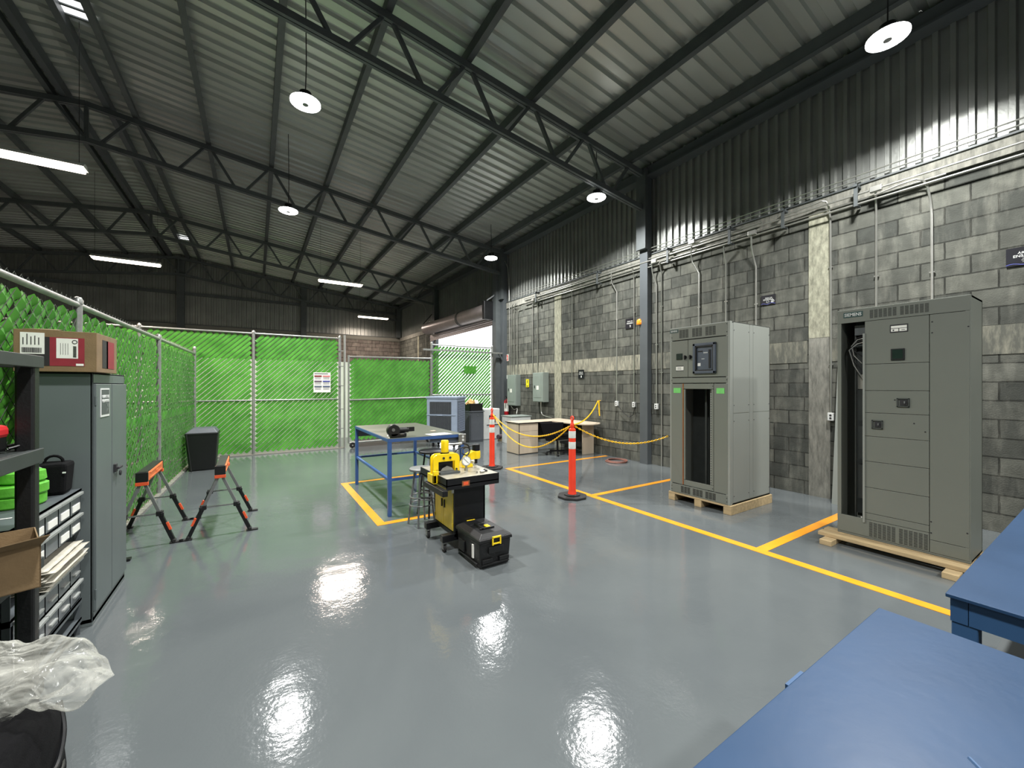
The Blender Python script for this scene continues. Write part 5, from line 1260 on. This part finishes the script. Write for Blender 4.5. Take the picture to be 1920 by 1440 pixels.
nx,ny=44,26; vs=[];fs=[]; ax=Vector((C_,-S_,0)); c0=Vector((-.67,2.02,.60))
for side in (1,-1):
    for i in range(nx+1):
        for j in range(ny+1):
            u=-1+2*i/nx; v=-1+2*j/ny
            w=math.sqrt(max(0,1-u*u))**.55*math.sqrt(max(0,1-v*v))**.7
            tip=1-.55*max(0,u)**2
            p=c0+ax*(u*.27)+Vector((S_,C_,0))*(v*.12*tip)+Vector((0,0,side*w*.07*tip+.03-.035*abs(u)*u))
            nn=noise.noise(Vector((p.x*7,p.y*7,p.z*7+side*4)))*.045+abs(noise.noise(Vector((p.x*18,p.y*18,side*9+p.z*10))))*.025
            p+=Vector((0,0,nn*side*(.35+w))); p+=ax*nn*.5
            vs.append(p)
o2=0
for side in range(2):
    b0=side*(nx+1)*(ny+1)
    for i in range(nx):
        for j in range(ny): fs.append((b0+i*(ny+1)+j,b0+(i+1)*(ny+1)+j,b0+(i+1)*(ny+1)+j+1,b0+i*(ny+1)+j+1))
m.add(vs,fs)
single('plastic_bag',m,M['film'],'crumpled clear plastic bag draped over the black tool bag','plastic bag',smooth=True)
# lower leg of something green behind the locker
m=MB(); m.bar((-1.03,5.0,.02),(-1.12,5.02,.5),.03,.02); m.cbox((-1.02,4.99,.012),.1,.06,.02); single('folded_stand',m,M['black'],'black folded stand leaning between the locker and the sawhorse','stand')

# ================================================================ BLUE BENCHES (foreground)
def bench(x0,x1,y0,y1,z,lab,cut=False):
    t=thing('blue_bench',lab,'workbench',((x0+x1)/2,y1,0))
    build('benchtop',MB().box(x0,x1,y0,y1,z-.012,z),M['blue'],t,bevel=.002)
    for q in ((x0+.01,x1-.01,y1-.05,y1-.01),(x0+.01,x0+.05,y0,y1-.052),(x1-.05,x1-.01,y0,y1-.052)): build('apron',MB().box(*q,z-.09,z-.0125),M['blue_dk'],t)
    for x in (x0+.012,x1-.072):
        for y in (y1-.072,y0+.01): build('leg',MB().box(x,x+.06,y,y+.06,0,z-.0905),M['blue_dk'],t,bevel=.003)
    return t
b1=bench(.30,1.66,-.75,.44,.9,'large blue steel bench filling the lower right foreground')
build('apron_tab',MB().box(1.05,1.13,.44,.447,.88,.899),M['blue_dk'],b1)
build('scratch',MB().tube([(1.02,-.02,.9003),(1.05,.07,.9003),(1.09,.13,.9003),(1.13,.17,.9003)],.0035,6),M['blue_dk'],b1)
b2=bench(1.965,3.9,-.8,.35,.9,'second blue steel bench beyond the first, touching the right edge')
build('back_shelf',MB().box(2.03,3.84,-.74,.30,.55,.56).box(2.03,3.84,-.02,-.0,.2,.81),M['steel_dk'],b2)
# ================================================================ DESK AND CHAIR
t=thing('office_desk','L-shaped oak laminate desk in the wall corner by the breaker panels','desk',(5.15,7.75,0))
Z1=.745
m=MB(); m.box(5.12,6.80,7.72,8.3,Z1-.022,Z1); m.box(6.12,6.80,6.9,7.72,Z1-.022,Z1)
pts=[(6.12,6.9)]+[(6.46-.34*math.cos(a),6.9-.3*math.sin(a)) for a in [PI*k/14 for k in range(1,14)]]+[(6.80,6.9)]
m.prism([(x,y) for x,y in pts],Matrix.Translation((0,0,Z1-.022)),.022); build('worktop',m,M['desk'],t)
m=MB(); m.box(5.118,6.1,7.716,7.72,Z1-.022,Z1-.002); m.box(5.116,5.12,7.72,8.3,Z1-.022,Z1-.002); build('edge_band',m,M['deskedge'],t)
build('pedestal',MB().box(5.15,5.70,7.75,8.28,.012,Z1-.023),M['desk'],t)
for (a,b,nm) in ((.02,.37,'drawer'),(.375,.535,'drawer'),(.54,.715,'drawer')): build(nm,MB().box(5.165,5.69,7.738,7.75,a,b),M['desk'],t,bevel=.002)
m=MB(); m.box(5.148,5.158,7.742,7.75,.0,.72); m.box(5.7,5.705,7.745,7.75,0,.72); m.box(5.15,5.70,7.76,8.28,0,.012); m.box(5.165,5.69,7.74,7.75,.37,.375); m.box(5.165,5.69,7.74,7.75,.535,.54); build('dark_edging',m,M['deskedge'],t)
build('end_panel',MB().box(6.45,6.80,7.0,7.03,0,Z1-.023),M['desk'],t); m=MB(); m.box(5.71,6.78,8.2,8.22,.25,Z1-.023); m.box(6.74,6.76,7.03,8.2,.1,Z1-.023); build('modesty_panel',m,M['deskedge'],t)
t=thing('office_chair','black office chair tucked into the oak desk','chair',(5.95,7.35,0))
cx_,cy_=5.95,7.32
m=MB(); m.cbox((cx_,cy_,.47),.46,.44,.08); build('seat',m,M['fabric'],t,bevel=.03)
m=MB(); m.prism([(-.16,-.2),(.2,-.2),(.26,.22),(-.3,.22)],Matrix(((.92,-.0,-.38,5.72),(-.38,0,-.92,7.22),(0,1,0,.55),(0,0,0,1))),.06); build('backrest',m,M['fabric'],t,bevel=.02)
m=MB(); m.cyl((cx_,cy_,.08),(cx_,cy_,.43),.025,n=12)
for k in range(5):
    a=k*2*PI/5+.3; m.bar((cx_,cy_,.09),(cx_+.27*math.cos(a),cy_+.27*math.sin(a),.065),.035,.025)
build('base',m,M['blackm'],t,smooth=True)
for k in range(5):
    a=k*2*PI/5+.3; q=Vector((cx_+.27*math.cos(a),cy_+.27*math.sin(a),.028)); build('caster',MB().cyl(q+Vector((-.02,0,0)),q+Vector((.02,0,0)),.028,n=12),M['rubber'],t,smooth=True)
m=MB(); m.tube([(5.74,7.2,.4),(5.72,7.18,.5),(5.73,7.2,.6)],.015,8); build('back_support',m,M['blackm'],t,smooth=True)
m=MB(); m.cbox((5.93,7.09,.36),.3,.012,.012); build('seat_frame',m,M['steel'],t)
# small light grey cabinet behind the desk
t=thing('small_cabinet','light grey low cabinet between the oak desk and the wall panels','cabinet',(6.0,9.3,0))
build('body',MB().box(5.9,6.55,9.25,9.75,0,.74),M['white_pl'],t,bevel=.006); build('top',MB().box(5.88,6.57,9.23,9.77,.742,.77),M['panelgrey'],t,bevel=.004)
single('panel_cable',MB().tube(smooth([P(958,761,X=6.75),P(964,768,X=6.7),(6.4,9.72,.95),(6.3,9.6,.80)]),.012,8),M['pipe'],'grey flexible cable from the taller breaker panel to the low cabinet','cable',smooth=True)
single('panel_cable',MB().tube(smooth([(6.72,9.0,1.16),(6.74,9.02,.95),(6.74,8.95,.8),(6.70,8.6,.76),(6.66,8.45,.76)]),.012,8),M['pipe'],'grey flexible cable curving from the breaker panel down behind the desk','cable',smooth=True)

# ================================================================ LAMPS
def area(name,par,loc,size,energy,col,shape='DISK',spread=PI,sy_=None,rot=(0,0,0)):
    l=bpy.data.lights.new(name,'AREA'); l.shape=shape; l.size=size; l.energy=energy; l.color=col; l.spread=spread
    if sy_: l.size_y=sy_
    o=bpy.data.objects.new(name,l); C.objects.link(o); o.parent=par; o.location=loc; o.rotation_euler=rot; return o
HB=5.2
def highbay(x,y,lab,E):
    zt_=roofz(x)-.18
    t=thing('high_bay_lamp',lab,'lamp',(x,y,HB),'round high bay lamps')
    build('housing',MB().lathe((x,y,HB),[(.15,.0),(.16,.015),(.15,.04),(.1,.06),(.07,.075),(.07,.13),(.03,.15),(.0,.15)],32),M['blackm'],t,smooth=True)
    m=MB(); m.lathe((x,y,HB),[(.045,-.022),(.15,-.022),(.175,-.008),(.175,.012),(.16,.016)],32); build('led_ring',m,M['lens'],t)
    build('sensor_cap',MB().lathe((x,y,HB),[(0,-.032),(.035,-.028),(.04,-.018)],16),M['leg_grey'],t,smooth=True)
    build('cable',MB().tube([(x,y,HB+.14),(x+.01,y,HB+.5),(x,y,zt_)],.007,6),M['hose'],t,smooth=True)
    area('led_light',t,(0,0,-.045),.3,E,(1,1,.98),spread=math.radians(151))
ub=math.radians(1)
E1=210
hb=[(.53,5.7,'round high bay lamp hanging near the top of the view, left of centre'),(.56,9.4,'smaller-looking round high bay lamp above the back fence'),(5.48,5.57,'round high bay lamp by the tall wall column'),(5.57,9.8,'round high bay lamp near the shutter motor'),(5.5,1.39,'large-looking round high bay lamp at the upper right above the wide cabinet'),(.55,1.4,'round high bay lamp overhead, out of the view'),(.55,-2.6,'round high bay lamp behind the viewpoint, left'),(5.5,-2.6,'round high bay lamp behind the viewpoint, right')]
for x,y,l in hb: highbay(x,y,l,E1)
def tube_lamp(x,y,z,L,lab,E):
    t=thing('tube_lamp',lab,'lamp',(x,y,z),'warm fluorescent tube lamps')
    m=MB(); m.add([(x-L/2,y-.12,z),(x+L/2,y-.12,z),(x+L/2,y-.04,z+.07),(x-L/2,y-.04,z+.07),(x-L/2,y+.12,z),(x+L/2,y+.12,z),(x+L/2,y+.04,z+.07),(x-L/2,y+.04,z+.07)],[(0,1,2,3),(4,7,6,5),(3,2,6,7),(0,3,7,4),(1,5,6,2)]); build('reflector',m,M['white_pl'],t)
    build('glowing_diffuser',MB().box(x-L/2+.02,x+L/2-.02,y-.11,y+.11,z-.045,z+.005),M['tubeglow'],t,bevel=.02)
    for s in (-1,1): build('suspension_wire',MB().cyl((x+s*L*.45,y,z+.07),(x+s*L*.45,y,roofz(x+s*L*.45)-.03),.004,n=5),M['hose'],t)
    area('tube_light',t,(0,0,-.055),L*.9,E,(1,.84,.72),'RECTANGLE',sy_=.2,spread=math.radians(170))
tube_lamp(2.35,14.1,5.0,1.35,'warm tube lamp hanging beyond the back fence, near centre',190)
tube_lamp(4.9,20.4,5.0,1.45,'farthest warm tube lamp, in the far right corner of the hall',190)
tube_lamp(-2.95,14.8,5.0,1.4,'warm tube lamp above the corner of the two fences',300)
tube_lamp(-3.0,8.9,5.0,1.5,'warm tube lamp cut by the left edge of the view',300)
tube_lamp(-9.5,14.8,5.0,1.4,'warm tube lamp in the hidden left bay of the hall',300)

# ================================================================ WORLD, CAMERA
w=bpy.data.worlds.new('World'); bpy.context.scene.world=w; w.use_nodes=True
bg=w.node_tree.nodes['Background']; bg.inputs['Color'].default_value=(.93,.95,1,1); bg.inputs['Strength'].default_value=3.2
cam=bpy.data.cameras.new('camera'); co=bpy.data.objects.new('camera',cam); C.objects.link(co)
co.location=(0,0,CAMZ); co.rotation_euler=(PI/2,0,-TH); cam.sensor_width=36; cam.lens=36*F_PX/1920; cam.shift_y=4/1920; cam.clip_start=.05; cam.clip_end=200
sc=bpy.context.scene; sc.camera=co
sc.view_settings.view_transform='Standard'; sc.view_settings.look='None'; sc.view_settings.gamma=1; sc.view_settings.use_curve_mapping=False
sc.view_settings.exposure=0.0
